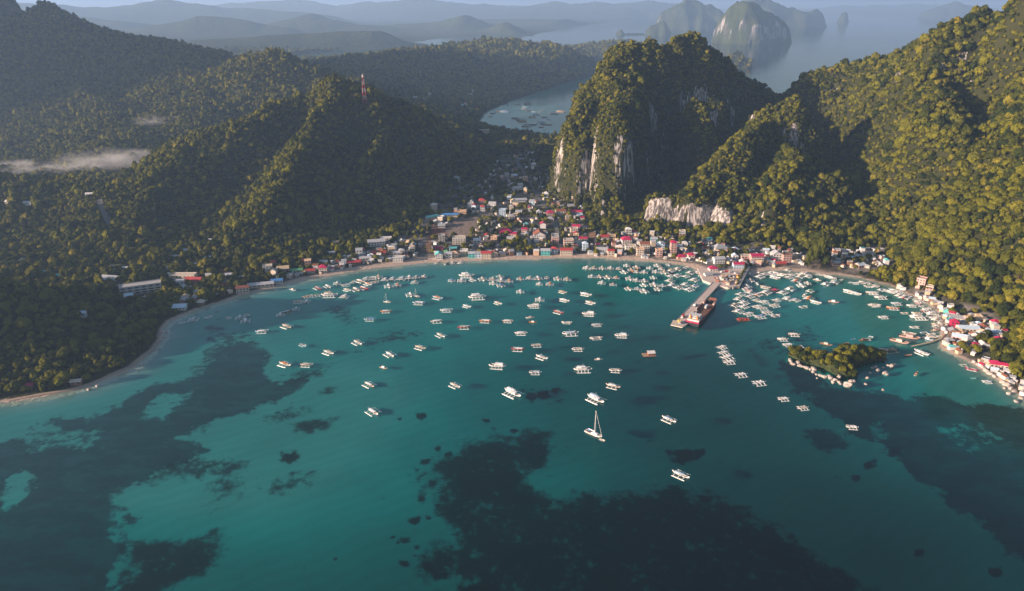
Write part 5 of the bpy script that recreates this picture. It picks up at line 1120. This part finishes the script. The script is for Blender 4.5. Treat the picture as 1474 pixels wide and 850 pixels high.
# lorries waiting on the pier and the ship's deck
def lorry(x, y, z, a, col, look):
    o = thing('lorry', 'truck', (x, y, z), a, look, 'own')
    mb = MB(); mb.box(-3.2, 1.2, -1.15, 1.15, 1.0, 3.0); part('cargo_box', mb.mesh('cargo_box', C[col]), o)
    mb = MB(); mb.box(1.4, 3.2, -1.1, 1.1, 0.7, 2.6, taper=.12); part('cab', mb.mesh('cab', C['white']), o)
    mb = MB(); mb.box(3.09, 3.2, -.9, .9, 1.7, 2.3); part('windscreen', mb.mesh('windscreen', C['dark']), o)
    mb = MB(); mb.box(-3.2, 3.1, -.9, .9, .55, .98); part('chassis', mb.mesh('chassis', C['black']), o)
    for xx in (-2.2, 2.2):
        for s in (-1, 1): mb = MB(); mb.tube([(xx, s * .75, .48), (xx, s * 1.12, .48)], .48, 10); part('wheel', mb.mesh('wheel', C['black']), o)
q0 = A + dv * (LP - 10); lorry(q0.x - nv.x * 1.5, q0.y - nv.y * 1.5, 2.0, math.atan2(dv.y, dv.x), 'red', 'red box lorry parked near the outer end of the pier')
q0 = A + dv * (LP + 5); lorry(q0.x, q0.y, 1.8, math.atan2(dv.y, dv.x) + .5, 'yellow', 'yellow box lorry standing on the pier head')
q0 = A + dv * (LP - 46); lorry(q0.x, q0.y, 2.0, math.atan2(-dv.y, -dv.x), 'white', 'white box lorry on the inner half of the pier')
q0 = sc_ + dv * -14; lorry(q0.x, q0.y, 2.4, math.atan2(dv.y, dv.x), 'paleblue', 'pale blue box lorry on the landing ship cargo deck')
# vans, crates and gear waiting on the quay
def van(px, py, col, a):
    x, y = gp(px, py, 1.9); o = thing('van', 'van', (x, y, 1.9), R(a), f'{NAMEC[col]} van', 'quay van', 1, 'vans on the quay')
    mb = MB(); mb.box(-2.3, 1.3, -.9, .9, .5, 2.1, taper=.08); part('body', mb.mesh('body', C[col]), o)
    mb = MB(); mb.box(1.3, 2.4, -.88, .88, .5, 1.3, taper=.06); part('bonnet', mb.mesh('bonnet', C[col]), o)
    mb = MB(); mb.box(1.2, 1.42, -.75, .75, 1.32, 1.95); part('windscreen', mb.mesh('windscreen', C['dark']), o)
    for xx in (-1.5, 1.5):
        for q_ in (-1, 1): mb = MB(); mb.tube([(xx, q_ * .62, .36), (xx, q_ * .95, .36)], .36, 8); part('wheel', mb.mesh('wheel', C['black']), o)
for px, py, col, a in [(1040, 392, 'white', 20), (1046, 391, 'red', -15), (1052, 392, 'palegrey', 8), (1058, 394, 'white', 85), (1050, 398, 'paleblue', 60), (1036, 400, 'white', 120), (1062, 400, 'yellow', 95), (1033, 405, 'rust', 130)]: van(px, py, col, a)
for k in range(34):
    px, py = hn.uniform(1028, 1062), hn.uniform(396, 409.5); x, y = gp(px, py, 1.9); sz = hn.uniform(.8, 1.9); kc = hn.choice(('tan', 'cream', 'rust', 'magenta', 'white', 'deck', 'pink', 'brown')); nm = 'wooden' if kc == 'deck' else NAMEC[kc]
    if py > 404 and px < 1038: continue
    o = thing('crate', 'crate', (x, y, 1.9), hn.uniform(0, 3), f'{nm} crate', 'quay crate', 1, 'crates stacked on the quay')
    mb = MB(); mb.box(-sz, sz, -sz * .7, sz * .7, 0, sz * hn.uniform(.8, 1.3)); part('box', mb.mesh('box', C[kc]), o)
    mb = MB(); mb.box(-sz * 1.04, sz * 1.04, -sz * .74, sz * .74, sz * 1.31, sz * 1.45); part('lid', mb.mesh('lid', C['tan' if k % 2 else 'palegrey']), o)
# sea wall with its hedge
wa, wb = gp(1080, 380, 3), gp(1063.5, 411, 3)
wl = thing('sea_wall', 'wall', (wa[0], wa[1], 0), math.atan2(wb[1] - wa[1], wb[0] - wa[0]), 'dark stone sea wall along the east side of the quay', 'own'); Lw = math.hypot(wb[0] - wa[0], wb[1] - wa[1])
mb = MB(); mb.box(0, Lw, -1.2, 1.2, -3, 3.0); part('wall_face', mb.mesh('wall_face', colour('dark stone', (0.10, 0.095, 0.09), .9, .1, .3)), wl)
mb = MB(); mb.box(-.2, Lw + .2, -1.4, 1.4, 3.002, 3.3); part('coping', mb.mesh('coping', C['grey']), wl)
hd = MB()
for k in range(int(Lw / 1.6)):
    c_ = crown_mesh('tmp', 400 + k, 3, .7, 30, ICO1, .25); s_ = hn.uniform(1.3, 2.2)
    hd.add([(k * 1.6 + v.co.x * s_, v.co.y * s_ , 1.4 + v.co.z * s_ * 1.1) for v in c_.vertices], [tuple(p.vertices) for p in c_.polygons]); bpy.data.meshes.remove(c_)
he = hd.mesh('hedge', M_LEAF); off = Vector((wb[0] - wa[0], wb[1] - wa[1], 0)).normalized(); nn = Vector((-off.y, off.x, 0)); nn = nn if nn.x < 0 else -nn
heo = bpy.data.objects.new('hedge', he); COL.objects.link(heo); heo.location = (wa[0] + nn.x * 3.2, wa[1] + nn.y * 3.2, 0.6); heo.rotation_euler = (0, 0, math.atan2(off.y, off.x)); heo['category'] = 'hedge'; heo['label'] = 'yellow green hedge growing along the inner side of the sea wall'
# jetty of the shore village
jp = [gp(*p, 1.2) for p in [(1312, 498), (1335, 493), (1353, 487), (1362, 478), (1366, 470)]]
jt = thing('jetty', 'jetty', (jp[0][0], jp[0][1], 0), 0, 'thin curved bamboo jetty in front of the shore village', 'own')
mb = MB(); v = []; f = []
for i, p in enumerate(jp):
    a = jp[max(i - 1, 0)]; b = jp[min(i + 1, len(jp) - 1)]; dx, dy = b[0] - a[0], b[1] - a[1]; l = math.hypot(dx, dy)
    for s in (-1, 1):
        for z in (1.0, 1.25): v.append((p[0] - jp[0][0] - dy / l * s * .8, p[1] - jp[0][1] + dx / l * s * .8, z))
for i in range(len(jp) - 1):
    a, b = i * 4, i * 4 + 4
    f += [(a + 1, b + 1, b + 3, a + 3), (a, a + 2, b + 2, b), (a, b, b + 1, a + 1), (a + 2, a + 3, b + 3, b + 2)]
mb.add(v, f); part('walkway', mb.mesh('walkway', C['tan']), jt)
for i in range(len(jp) - 1):
    for k in range(4):
        x = jp[i][0] + (jp[i + 1][0] - jp[i][0]) * k / 4 - jp[0][0]; y = jp[i][1] + (jp[i + 1][1] - jp[i][1]) * k / 4 - jp[0][1]
        mb = MB(); mb.tube([(x, y, -2), (x, y, 1.0)], .12, 5); part('post', mb.mesh('post', C['brown']), jt)
# floats
def raft(px, py, w, d, look, hut=None, col='red'):
    x, y = gp(px, py); o = thing('raft' if not hut else 'floating_hut', 'raft', (x, y, 0), R(6), look, 'own')
    mb = MB()
    for k in range(6): mb.tube([(-w / 2, (-.5 + k / 5) * d, .1), (w / 2, (-.5 + k / 5) * d, .1)], .35, 7)
    part('float', mb.mesh('float', C['black'] if hut else C['rust']), o)
    mb = MB(); mb.box(-w / 2, w / 2, -d / 2, d / 2, .46, .65); part('deck', mb.mesh('deck', C['deck'] if hut else C['rust']), o)
    if hut:
        mb = MB(); mb.box(-w * .1, w * .38, -d * .35, d * .35, .652, 3.0); part('wall', mb.mesh('wall', C['rust']), o)
        part('roof', roof_mb(w * .52, d * .8, 3.0, 'gable', .4).mesh('roof', C['white']), o, None, (w * .14, 0, 0))
    else:
        for k in range(22):
            c_ = MB(); vv = [(p[0] * 1.1 + hn.uniform(-w * .45, w * .45), p[1] * 1.0, .9 + p[2] * .7) for p in ICO1[0]]; dy = hn.uniform(-d * .4, d * .4); sx = hn.uniform(-w * .42, w * .42)
            c_.add([(p[0] * 1.0 + sx, p[1] * .9 + dy, 1.1 + p[2] * .7) for p in ICO1[0]], ICO1[1]); part('buoy', c_.mesh('buoy', C['red'] if k % 2 else C['rust']), o)
raft(1070, 460, 13, 6, 'dark red raft heaped with floats east of the pier')
raft(934, 511, 12, 7, 'dark floating hut with white roof moored alone in the bay', hut=True)

# ------------------------------------------------------------------ telecom tower on the ridge
p = hit(525, 147); tw = thing('telecom_tower', 'tower', (p[0], p[1], zt(p[0], p[1]) - 1), 0.3, 'red and white lattice telecom tower on the wooded ridge', 'own')
TH_ = 46.0; b0, b1 = 3.4, .9
def tw_xy(z): return b0 + (b1 - b0) * z / TH_
for a, b in ((-1, -1), (1, -1), (1, 1), (-1, 1)):
    mb = MB(); mb.tube([(a * b0, b * b0, 0), (a * b1, b * b1, TH_)], .32, 4, 0); part('leg', mb.mesh('leg', C['red']), tw)
for k in range(8):
    z0, z1 = TH_ * k / 8, TH_ * (k + 1) / 8; w0, w1 = tw_xy(z0), tw_xy(z1); mb = MB()
    for a, b, c_, e in ((-1, -1, 1, -1), (1, -1, 1, 1), (1, 1, -1, 1), (-1, 1, -1, -1)):
        mb.tube([(a * w0, b * w0, z0), (c_ * w1, e * w1, z1)], .2, 4); mb.tube([(c_ * w0, e * w0, z0), (a * w1, b * w1, z1)], .2, 4); mb.tube([(a * w1, b * w1, z1), (c_ * w1, e * w1, z1)], .2, 4)
    part('bracing', mb.mesh('bracing', C['white'] if k % 2 else C['red']), tw)
for a in range(3):
    mb = MB(); t = a * 2.09; mb.box(-.4, .4, -.2, .2, TH_ - 5, TH_ - 1); part('antenna', mb.mesh('antenna', C['white']), tw, None, (1.9 * math.cos(t), 1.9 * math.sin(t), 0), None, t + 1.57)
mb = MB(); mb.tube([(1.2, -1.6, TH_ - 9), (1.2, -2.2, TH_ - 9)], [1.1, 1.3], 12); part('dish', mb.mesh('dish', C['white']), tw)
KEEP_CLEAR.append((p[0], p[1], 9))

# ------------------------------------------------------------------ boulders of the islet and the shore
def boulder_mesh(seed):
    o = Vector((seed * 3.1, seed * 1.7, 0)); mb = MB(); vv = []
    for q in ICO2[0]:
        q = Vector(q); d = 1 + .45 * mn.noise(q * 1.3 + o) + .2 * mn.noise(q * 3 + o); vv.append((q.x * d, q.y * d, q.z * d * .75))
    mb.add(vv, ICO2[1]); return mb.mesh('boulder', C['stone'])
BLD = [boulder_mesh(k) for k in range(5)]
def boulder(px, py, s, where):
    x, y = gp(px, py, s * .3); o = bpy.data.objects.new('boulder', hn.choice(BLD)); COL.objects.link(o)
    o.location = (x, y, max(0, zt(x, y)) + s * .15); o.rotation_euler = (hn.uniform(-.3, .3), hn.uniform(-.3, .3), hn.uniform(0, 6)); o.scale = (s * hn.uniform(.8, 1.3), s * hn.uniform(.8, 1.2), s * hn.uniform(.8, 1.2))
    o['category'] = 'rock'; o['group'] = 'pale boulders at the water line'; ALL.append((o, 'boulder ' + where, 'pale ' + ('large boulder' if s > 2.4 else 'small boulder' if s < 1.3 else 'boulder'), px, py))
for cx, cy_, s in [(140, 380, 1.6), (150, 400, 1.9), (165, 430, 2.0), (185, 440, 1.6), (240, 430, 2.0), (255, 455, 1.8), (280, 465, 1.5), (330, 480, 1.8), (350, 488, 1.9), (410, 490, 2.4), (430, 510, 2.6), (415, 530, 1.6), (455, 560, 1.6), (490, 570, 1.6), (520, 580, 1.6), (550, 590, 2.0), (605, 585, 2.3), (620, 605, 1.7), (650, 655, 1.5), (675, 630, 2.0), (720, 585, 2.0), (725, 650, 2.0), (735, 670, 1.3),
                  (825, 680, 3.4), (800, 690, 2.0), (890, 640, 1.8), (860, 640, 1.7), (1030, 672, 1.3), (1240, 742, 1.3), (1265, 545, 2.6), (1175, 508, 2.0), (1110, 485, 1.6), (1240, 478, 1.2), (1335, 458, 2.2), (1380, 445, 1.4), (1300, 455, 1.3), (1050, 600, 1.5), (1085, 540, 1.4), (460, 605, 1.0), (230, 410, 1.3), (310, 470, 1.3), (1150, 470, 1.3), (380, 500, 1.4)]:
    boulder(cx / 8.19 + 1120, cy_ / 8.19 + 470, s, 'islet')
for px, py, s in [(1408, 524, 2.0), (1415, 528, 2.4), (1420, 533, 2.6), (1425, 537, 2.2), (1432, 541, 2.0), (1438, 536, 1.8), (1443, 549, 2.6), (1449, 553, 3.0), (1455, 558, 2.2), (1460, 563, 2.0), (1446, 558, 1.6), (1452, 566, 1.8), (1463, 577, 2.0), (1402, 521, 1.7), (1430, 533, 2.0), (1470, 572, 1.8), (1441, 543, 1.6), (222, 496, 1.5), (236, 484, 2.0), (240, 478, 1.4), (228, 502, 1.6), (205, 524, 1.4), (140, 555, 1.4), (128, 560, 1.5), (1004, 392, 1.6), (1007, 396, 1.9), (1011, 401, 1.7), (1015, 404, 2.0), (1020, 407, 1.6), (1025, 409.5, 1.8), (1050, 414.5, 1.7), (1055, 414, 1.9), (1060, 412.8, 1.6), (1001, 389, 1.7)]:
    boulder(px, py, s, 'shore')

# ------------------------------------------------------------------ palms
def frond_crown(seed):
    rg = random.Random(seed); mb = MB()
    for k in range(15):
        a = k * 2.4 + rg.uniform(-.3, .3); up = rg.uniform(.1, 1.1); L = rg.uniform(2.4, 3.4); c_, s_ = math.cos(a), math.sin(a); prev = None
        for i in range(5):
            t = i / 4; r = L * t; z = up * L * t - 1.1 * L * t * t * .8; w = .55 * (1 - t * .75) * (0.5 + t if t < .5 else 1)
            q = [(c_ * r - s_ * w, s_ * r + c_ * w, z - .15 * w), (c_ * r, s_ * r, z + .1), (c_ * r + s_ * w, s_ * r - c_ * w, z - .15 * w)]
            if prev: mb.add(prev + q, [(0, 1, 4, 3), (1, 2, 5, 4)])
            prev = q
    return mb.mesh('crown', M_LEAF)
FR = [frond_crown(k) for k in range(3)]
for px, py in [(1228, 384), (1236, 388), (1243, 384), (1250, 390), (1257, 389), (1262, 396), (1190, 381), (1198, 385), (1222, 378), (1298, 398), (1305, 402), (1290, 396), (478, 382), (486, 385), (545, 373), (552, 371), (560, 370), (470, 388), (595, 367), (745, 366), (985, 330), (1330, 425), (1346, 437), (118, 540), (128, 538)]:
    h_ = hit(px, py)
    if not h_ or h_[2] < .6: continue
    x, y = h_[0], h_[1]; H_ = hn.uniform(7, 11); o = thing('palm_tree', 'palm', (x, y, zt(x, y) - .2), hn.uniform(0, 6), 'slender coconut palm', 'palm', 1, 'coconut palms near the beach')
    ln = hn.uniform(-.8, .8); mb = MB(); mb.tube([(0, 0, 0), (ln * .4, 0, H_ * .5), (ln, 0, H_)], [.26, .18, .14], 6); part('trunk', mb.mesh('trunk', M_BARK), o); part('crown', hn.choice(FR), o, None, (ln, 0, H_))
    KEEP_CLEAR.append((x, y, 1.5))
# ------------------------------------------------------------------ morning mist in the valley
mm, mnt, mout = new_mat('mist')
vp = mnt.nodes.new('ShaderNodeVolumePrincipled'); vp.inputs['Color'].default_value = (0.95, 0.95, 1, 1); vp.inputs['Anisotropy'].default_value = 0.3
nz = noise(mnt, 0.018, 4, 0.6, scaled(mnt, geopos(mnt), (1, 1, 2.5)))
tc = mnt.nodes.new('ShaderNodeTexCoord'); ln_ = mnt.nodes.new('ShaderNodeVectorMath'); ln_.operation = 'LENGTH'; mnt.links.new(tc.outputs['Object'], ln_.inputs[0])
fall = smooth(mnt, ln_.outputs['Value'], 1.0, 0.2)
mnt.links.new(mathn(mnt, 'MULTIPLY', mathn(mnt, 'MULTIPLY', smooth(mnt, nz, 0.40, 0.70), fall), 0.030), vp.inputs['Density']); mnt.links.new(vp.outputs[0], mout.inputs['Volume'])
for px, py, rx, ry, rz_ in [(165, 238, 130, 80, 22), (60, 246, 150, 70, 14), (228, 176, 60, 60, 12)]:
    hh = hit(px, py, 900) or (*gp(px, py), 0)
    mb = MB(); mb.add([tuple(v) for v in ICO2[0]], ICO2[1]); me = mb.mesh('mist', mm); o = bpy.data.objects.new('mist', me); COL.objects.link(o)
    o.location = (hh[0], hh[1], hh[2] + rz_ * .45); o.scale = (rx, ry, rz_); o['kind'] = 'stuff'; o['label'] = 'pale morning mist lying in the valley'
# ---- the woods (built after the houses have claimed their ground)
def clear_of(X, Y):
    if not KEEP_CLEAR: return np.ones(len(X), bool)
    Kc = np.array(KEEP_CLEAR); ok = np.ones(len(X), bool)
    near = np.nonzero(np.hypot(X, Y) < 1700)[0]
    for x, y, r in Kc:
        d2 = (X[near] - x) ** 2 + (Y[near] - y) ** 2
        ok[near[d2 < r * r]] = False
    return ok
TOWN_TREES = [(1168, 384, 9, 2.3), (1178, 387, 10, 2.5), (1187, 384, 8, 2.2), (1172, 379, 8, 2.6), (725, 357, 5.5, 1.2), (738, 355, 6, 1.3), (750, 360, 6, 1.1), (764, 361, 5.5, 1.2), (745, 349, 5.5, 1.3), (705, 358, 4.6, 1.2), (757, 354, 5, 1.3), (680, 338, 5, 1.5),
              (696, 338, 5.5, 1.7), (997, 354, 6.5, 1.4), (983, 348, 6, 1.2), (962, 346, 5, 1.2), (950, 352, 4, 1.4), (1040, 369, 5.5, 1.4), (1022, 368, 5, 1.2), (1052, 368, 5, 1.3), (930, 340, 5, 1.2), (858, 366, 4, 1.2), (871, 352, 4.5, 1.3), (775, 338, 4.5, 1.2), (788, 352, 4, 1.5), (905, 350, 3.5, 1.3),
              (1395, 466, 5, 1.1), (1384, 500, 4.5, 1.1), (1412, 492, 6, 1.1), (1428, 497, 6, 1.1), (1420, 487, 5, 1.1), (1403, 507, 5, 1.1),
              (1142, 512, 3.6, 1.2), (1150, 508, 4.0, 1.1), (1156, 516, 4.2, 1.1), (1163, 510, 4.4, 1.1), (1168, 520, 4.0, 1.1), (1174, 513, 4.4, 1.1), (1181, 522, 4.4, 1.1), (1186, 514, 4.2, 1.2), (1192, 527, 4.6, 1.1), (1196, 518, 4.4, 1.1), (1203, 530, 4.8, 1.1), (1206, 521, 4.6, 1.2), (1213, 536, 4.2, 1.1), (1216, 526, 5.0, 1.1), (1222, 518, 5.2, 1.2), (1228, 511, 5.2, 1.2), (1231, 523, 5.0, 1.1), (1238, 515, 5.4, 1.2), (1243, 522, 4.8, 1.1), (1249, 513, 5.0, 1.1), (1254, 519, 4.4, 1.1), (1262, 515, 3.8, 1.1), (1270, 517, 3.0, 1.1), (1228, 541, 4.4, 1.1), (1222, 534, 4.2, 1.1), (1184, 508, 3.6, 1.1)]
for q in TOWN_TREES:
    hq = hit(q[0], q[1])
    if hq: KEEP_CLEAR.append((hq[0], hq[1], q[2] * .55))
WOODS = []
# near woods
X, Y = scatter(6.3, 330, 1750)
h, p = land_ok(X, Y)
m = (rng.random(len(X)) < p) & clear_of(X, Y)
X, Y, h = X[m], Y[m], h[m]
kk = samp(gk, X, Y)
cl = fbm(X / 35, Y / 35, 3, 211)
S = np.where(kk > 0.4, rng.uniform(2.2, 4.2, len(X)), rng.uniform(2.8, 5.2, len(X)) + 1.5 * np.clip(cl, -1, 1)) * np.where(rng.random(len(X)) < 0.22, 1.55, 1.0)
twn = samp(town_all, X, Y) > 0.4
S = np.where((X > 250) & (kk <= 0.4), S * rng.uniform(0.8, 1.35, len(X)), S * np.where(kk <= 0.4, rng.uniform(0.65, 1.0, len(X)), 1))
S = np.where(twn, rng.uniform(2.4, 4.6, len(X)), S)
S = np.where(samp(gisl, X, Y) > 1.5, rng.uniform(3.0, 5.2, len(X)), S)
Z = h + S * np.where(kk > 0.4, -0.30, 0.12)
front = visible(X, Y, Z + S, 0.0)
_, pyv = to_px(X, Y, Z); pxv, _ = to_px(X, Y, Z)
inview = (pxv > -12) & (pxv < 1486) & (pyv < 850)
size = np.where(front & inview & ((kk < 0.4)), S / np.hypot(X, Y), 0)
size = np.where(samp(gisl, X, Y) > 1.5, size * 3, size)
size = np.where(twn, size * 1.25, size)
order = np.argsort(-size)
solo = order[:240]
rest = np.ones(len(X), bool); rest[solo] = False
SOLO = [(float(X[i]), float(Y[i]), float(h[i]), float(S[i])) for i in solo]
lft = rest & (X < 20) & (kk <= 0.4); krs = rest & (kk > 0.4); rgt = rest & (X >= 20) & (kk <= 0.4)
for nm, lb, q in (('hill_forest', 'dense dark green forest covering the hills behind the town', lft), ('cliff_forest', 'scrubby olive trees clinging to the limestone cliffs', krs), ('slope_forest', 'sunlit olive forest on the slope above the shore village', rgt)):
    forest(nm, lb, X[q], Y[q], Z[q], S[q], GN_BIG, len(CROWNS))
# lower trees fill the gaps under the canopy
X, Y = scatter(5.6, 330, 1750)
h, p = land_ok(X, Y); q = (rng.random(len(X)) < p) & (samp(gk, X, Y) < 0.5) & (samp(town_all, X, Y) < 0.3) & clear_of(X, Y); X, Y, h = X[q], Y[q], h[q]
S = rng.uniform(2.4, 3.9, len(X))
forest('understorey', 'lower trees filling the gaps below the forest canopy', X, Y, h - S * .2, S, GN_SMALL, len(SMALL))
# the steep limestone carries bushes on every ledge
X, Y = scatter(2.3, 930, 1560)
q = (X > 30) & (X < 640); X, Y = X[q], Y[q]
h, p = land_ok(X, Y); kq = samp(gk, X, Y); sl = samp(gslope, X, Y)
q = (kq > 0.35) & (rng.random(len(X)) < p * np.clip(sl * 0.34, 0.05, 1.0)) & (sl > 0.7); X, Y, h = X[q], Y[q], h[q]
S = rng.uniform(1.3, 3.4, len(X))
forest('cliff_bushes', 'bushes and creepers growing on the ledges of the limestone walls', X, Y, h - S * .35, S, GN_BIG, len(CROWNS))
# the mountain and valleys behind
X, Y = scatter(8.4, 1750, 3000)
h, p = land_ok(X, Y); q = (p > 0.1)
X, Y, h = X[q], Y[q], h[q]; S = rng.uniform(3.4, 6.2, len(X)) * np.where(rng.random(len(X)) < .1, 1.5, 1)
forest('mountain_forest', 'blue shaded forest on the long mountain behind the valley', X, Y, h + S * .0, S, GN_SMALL, len(SMALL))
X, Y = scatter(18, 3000, 5200)
h, p = land_ok(X, Y); q = (p > 0.1) 
X, Y, h = X[q], Y[q], h[q]; S = rng.uniform(8, 15, len(X))
forest('far_forest', 'hazy forest on the far peninsula beyond the second bay', X, Y, h - S * .1, S, GN_SMALL, len(SMALL))
# ------------------------------------------------------------------ the nearest trees, one by one
def trunk_mesh(seed):
    rg = random.Random(seed); mb = MB(); mb.tube([(0, 0, -.35), (rg.uniform(-.04, .04), rg.uniform(-.04, .04), .25), (0, 0, .62)], [.085, .06, .04], 6)
    for k in range(4):
        a = k * 1.6 + rg.random(); mb.tube([(0, 0, .28), (.28 * math.cos(a), .28 * math.sin(a), .55)], [.04, .02], 5)
    return mb.mesh('trunk', M_BARK)
TRK = [trunk_mesh(k) for k in range(3)]
def solo_tree(x, y, z, s, tall=1.0, look=None):
    ki = hn.randrange(len(CROWNS)); wide = ('spreading', 'upright', 'low broad', 'rounded', 'tall', 'flat-topped')[ki]
    o = thing('broadleaf_tree', 'tree', (x, y, z), hn.uniform(0, 6.28), look or ('large ' if s > 6 else 'small ' if s < 4 else '') + wide + ' tree', 'tree', s, 'single trees on the near slopes and shores')
    part('trunk', hn.choice(TRK), o); part('crown', CROWNS[ki], o, None, (0, 0, .10), (1, 1, tall * hn.uniform(.85, 1.2)))
for x, y, z, s in SOLO: solo_tree(x, y, z, s)
for px, py, s, tall in TOWN_TREES: 
    h_ = hit(px, py)
    if h_: solo_tree(h_[0], h_[1], zt(h_[0], h_[1]), s, tall)

# ------------------------------------------------------------------ labels: what it looks like, then where it stands
ORD = 'first second third fourth fifth sixth seventh eighth ninth tenth eleventh twelfth thirteenth fourteenth fifteenth sixteenth seventeenth eighteenth nineteenth twentieth'.split()
def ordinal(i):
    if i < 20: return ORD[i]
    tens = {2: 'twenty', 3: 'thirty', 4: 'forty', 5: 'fifty', 6: 'sixty', 7: 'seventy', 8: 'eighty', 9: 'ninety'}; n = i + 1
    if n % 10 == 0: return {2: 'twentieth', 3: 'thirtieth', 4: 'fortieth', 5: 'fiftieth', 6: 'sixtieth', 7: 'seventieth', 8: 'eightieth', 9: 'ninetieth'}[n // 10]
    return tens[n // 10] + '-' + ORD[n % 10 - 1]
def zone(kind, px, py):
    if kind == 'boat':
        if px < 340: return 'off the west point'
        if px < 460: return 'in the western shallows'
        if px < 625: return 'off the west beach' if py < 432 else 'in the western bay'
        if px > 1000 and py > 490 and px < 1240 and px < 1235: return 'west of the islet' if py < 560 else 'below the islet'
        if px > 1170: return 'off the shore village' if py > 415 else 'along the east beach'
        if px > 1040: return 'east of the pier' if py > 402 else 'inshore of the pier'
        if px > 838 and py < 432: return 'off the east beach'
        if py < 412: return 'off the central beach'
        return 'in mid bay' if py < 520 else 'in the outer bay'
    if kind == 'house':
        if px < 150: return 'on the west point'
        if px < 365: return 'in the western valley'
        if px < 605: return 'on the west beach'
        if px > 1290: return 'in the shore village'
        if px > 1180: return 'beside the big tree'
        if px > 1042: return 'behind the sea wall'
        if py > 358: return 'on the beachfront'
        if px > 850: return 'below the white cliff'
        if py > 320: return 'in the town centre'
        if py > 285: return 'in the upper town'
        return 'in the town valley'
    if kind == 'tree':
        if 1130 < px < 1290 and py > 485: return 'on the islet'
        if px < 250: return 'on the west point'
        if px < 700: return 'on the western hillside'
        if px < 1040: return 'in the town'
        if px < 1290: return 'behind the east beach'
        return 'above the shore village' if px < 1400 else 'on the east slope'
    if kind == 'boulder shore' and 995 < px < 1065: return 'at the foot of the quay'
    return {'quay van': 'parked on the quay', 'quay crate': 'standing on the quay', 'far boat': 'in the second bay', 'far house': 'beyond the town', 'palm': 'behind the beach', 'boulder islet': 'around the islet', 'boulder shore': 'along the rocky shore'}[kind]
groups = {}
for t in ALL:
    o, kind, look, px, py = t
    if kind == 'own': o['label'] = look; continue
    groups.setdefault((kind, zone(kind, px, py)), []).append(t)
for (kind, zn), L in groups.items():
    # things that look the same in one zone are told apart by rows (near to far) and by their place in the row
    by = {}
    for t in L: by.setdefault(t[2], []).append(t)
    for look, M in by.items():
        if len(M) == 1: M[0][0]['label'] = f'{look} {zn}'; continue
        M.sort(key=lambda t: -t[4])
        nrow = max(1, math.ceil(len(M) / 7)); per = math.ceil(len(M) / nrow)
        for r in range(nrow):
            row = sorted(M[r * per:(r + 1) * per], key=lambda t: t[3])
            for i, t in enumerate(row):
                if nrow == 1: tail = f'{ordinal(i)} from left'
                else: tail = f'{["nearest", "second", "third", "fourth", "fifth", "sixth", "seventh", "eighth", "ninth", "tenth"][min(r, 9)]} row, {ordinal(i)} from left'
                t[0]['label'] = f'{look} {zn}, {tail}'
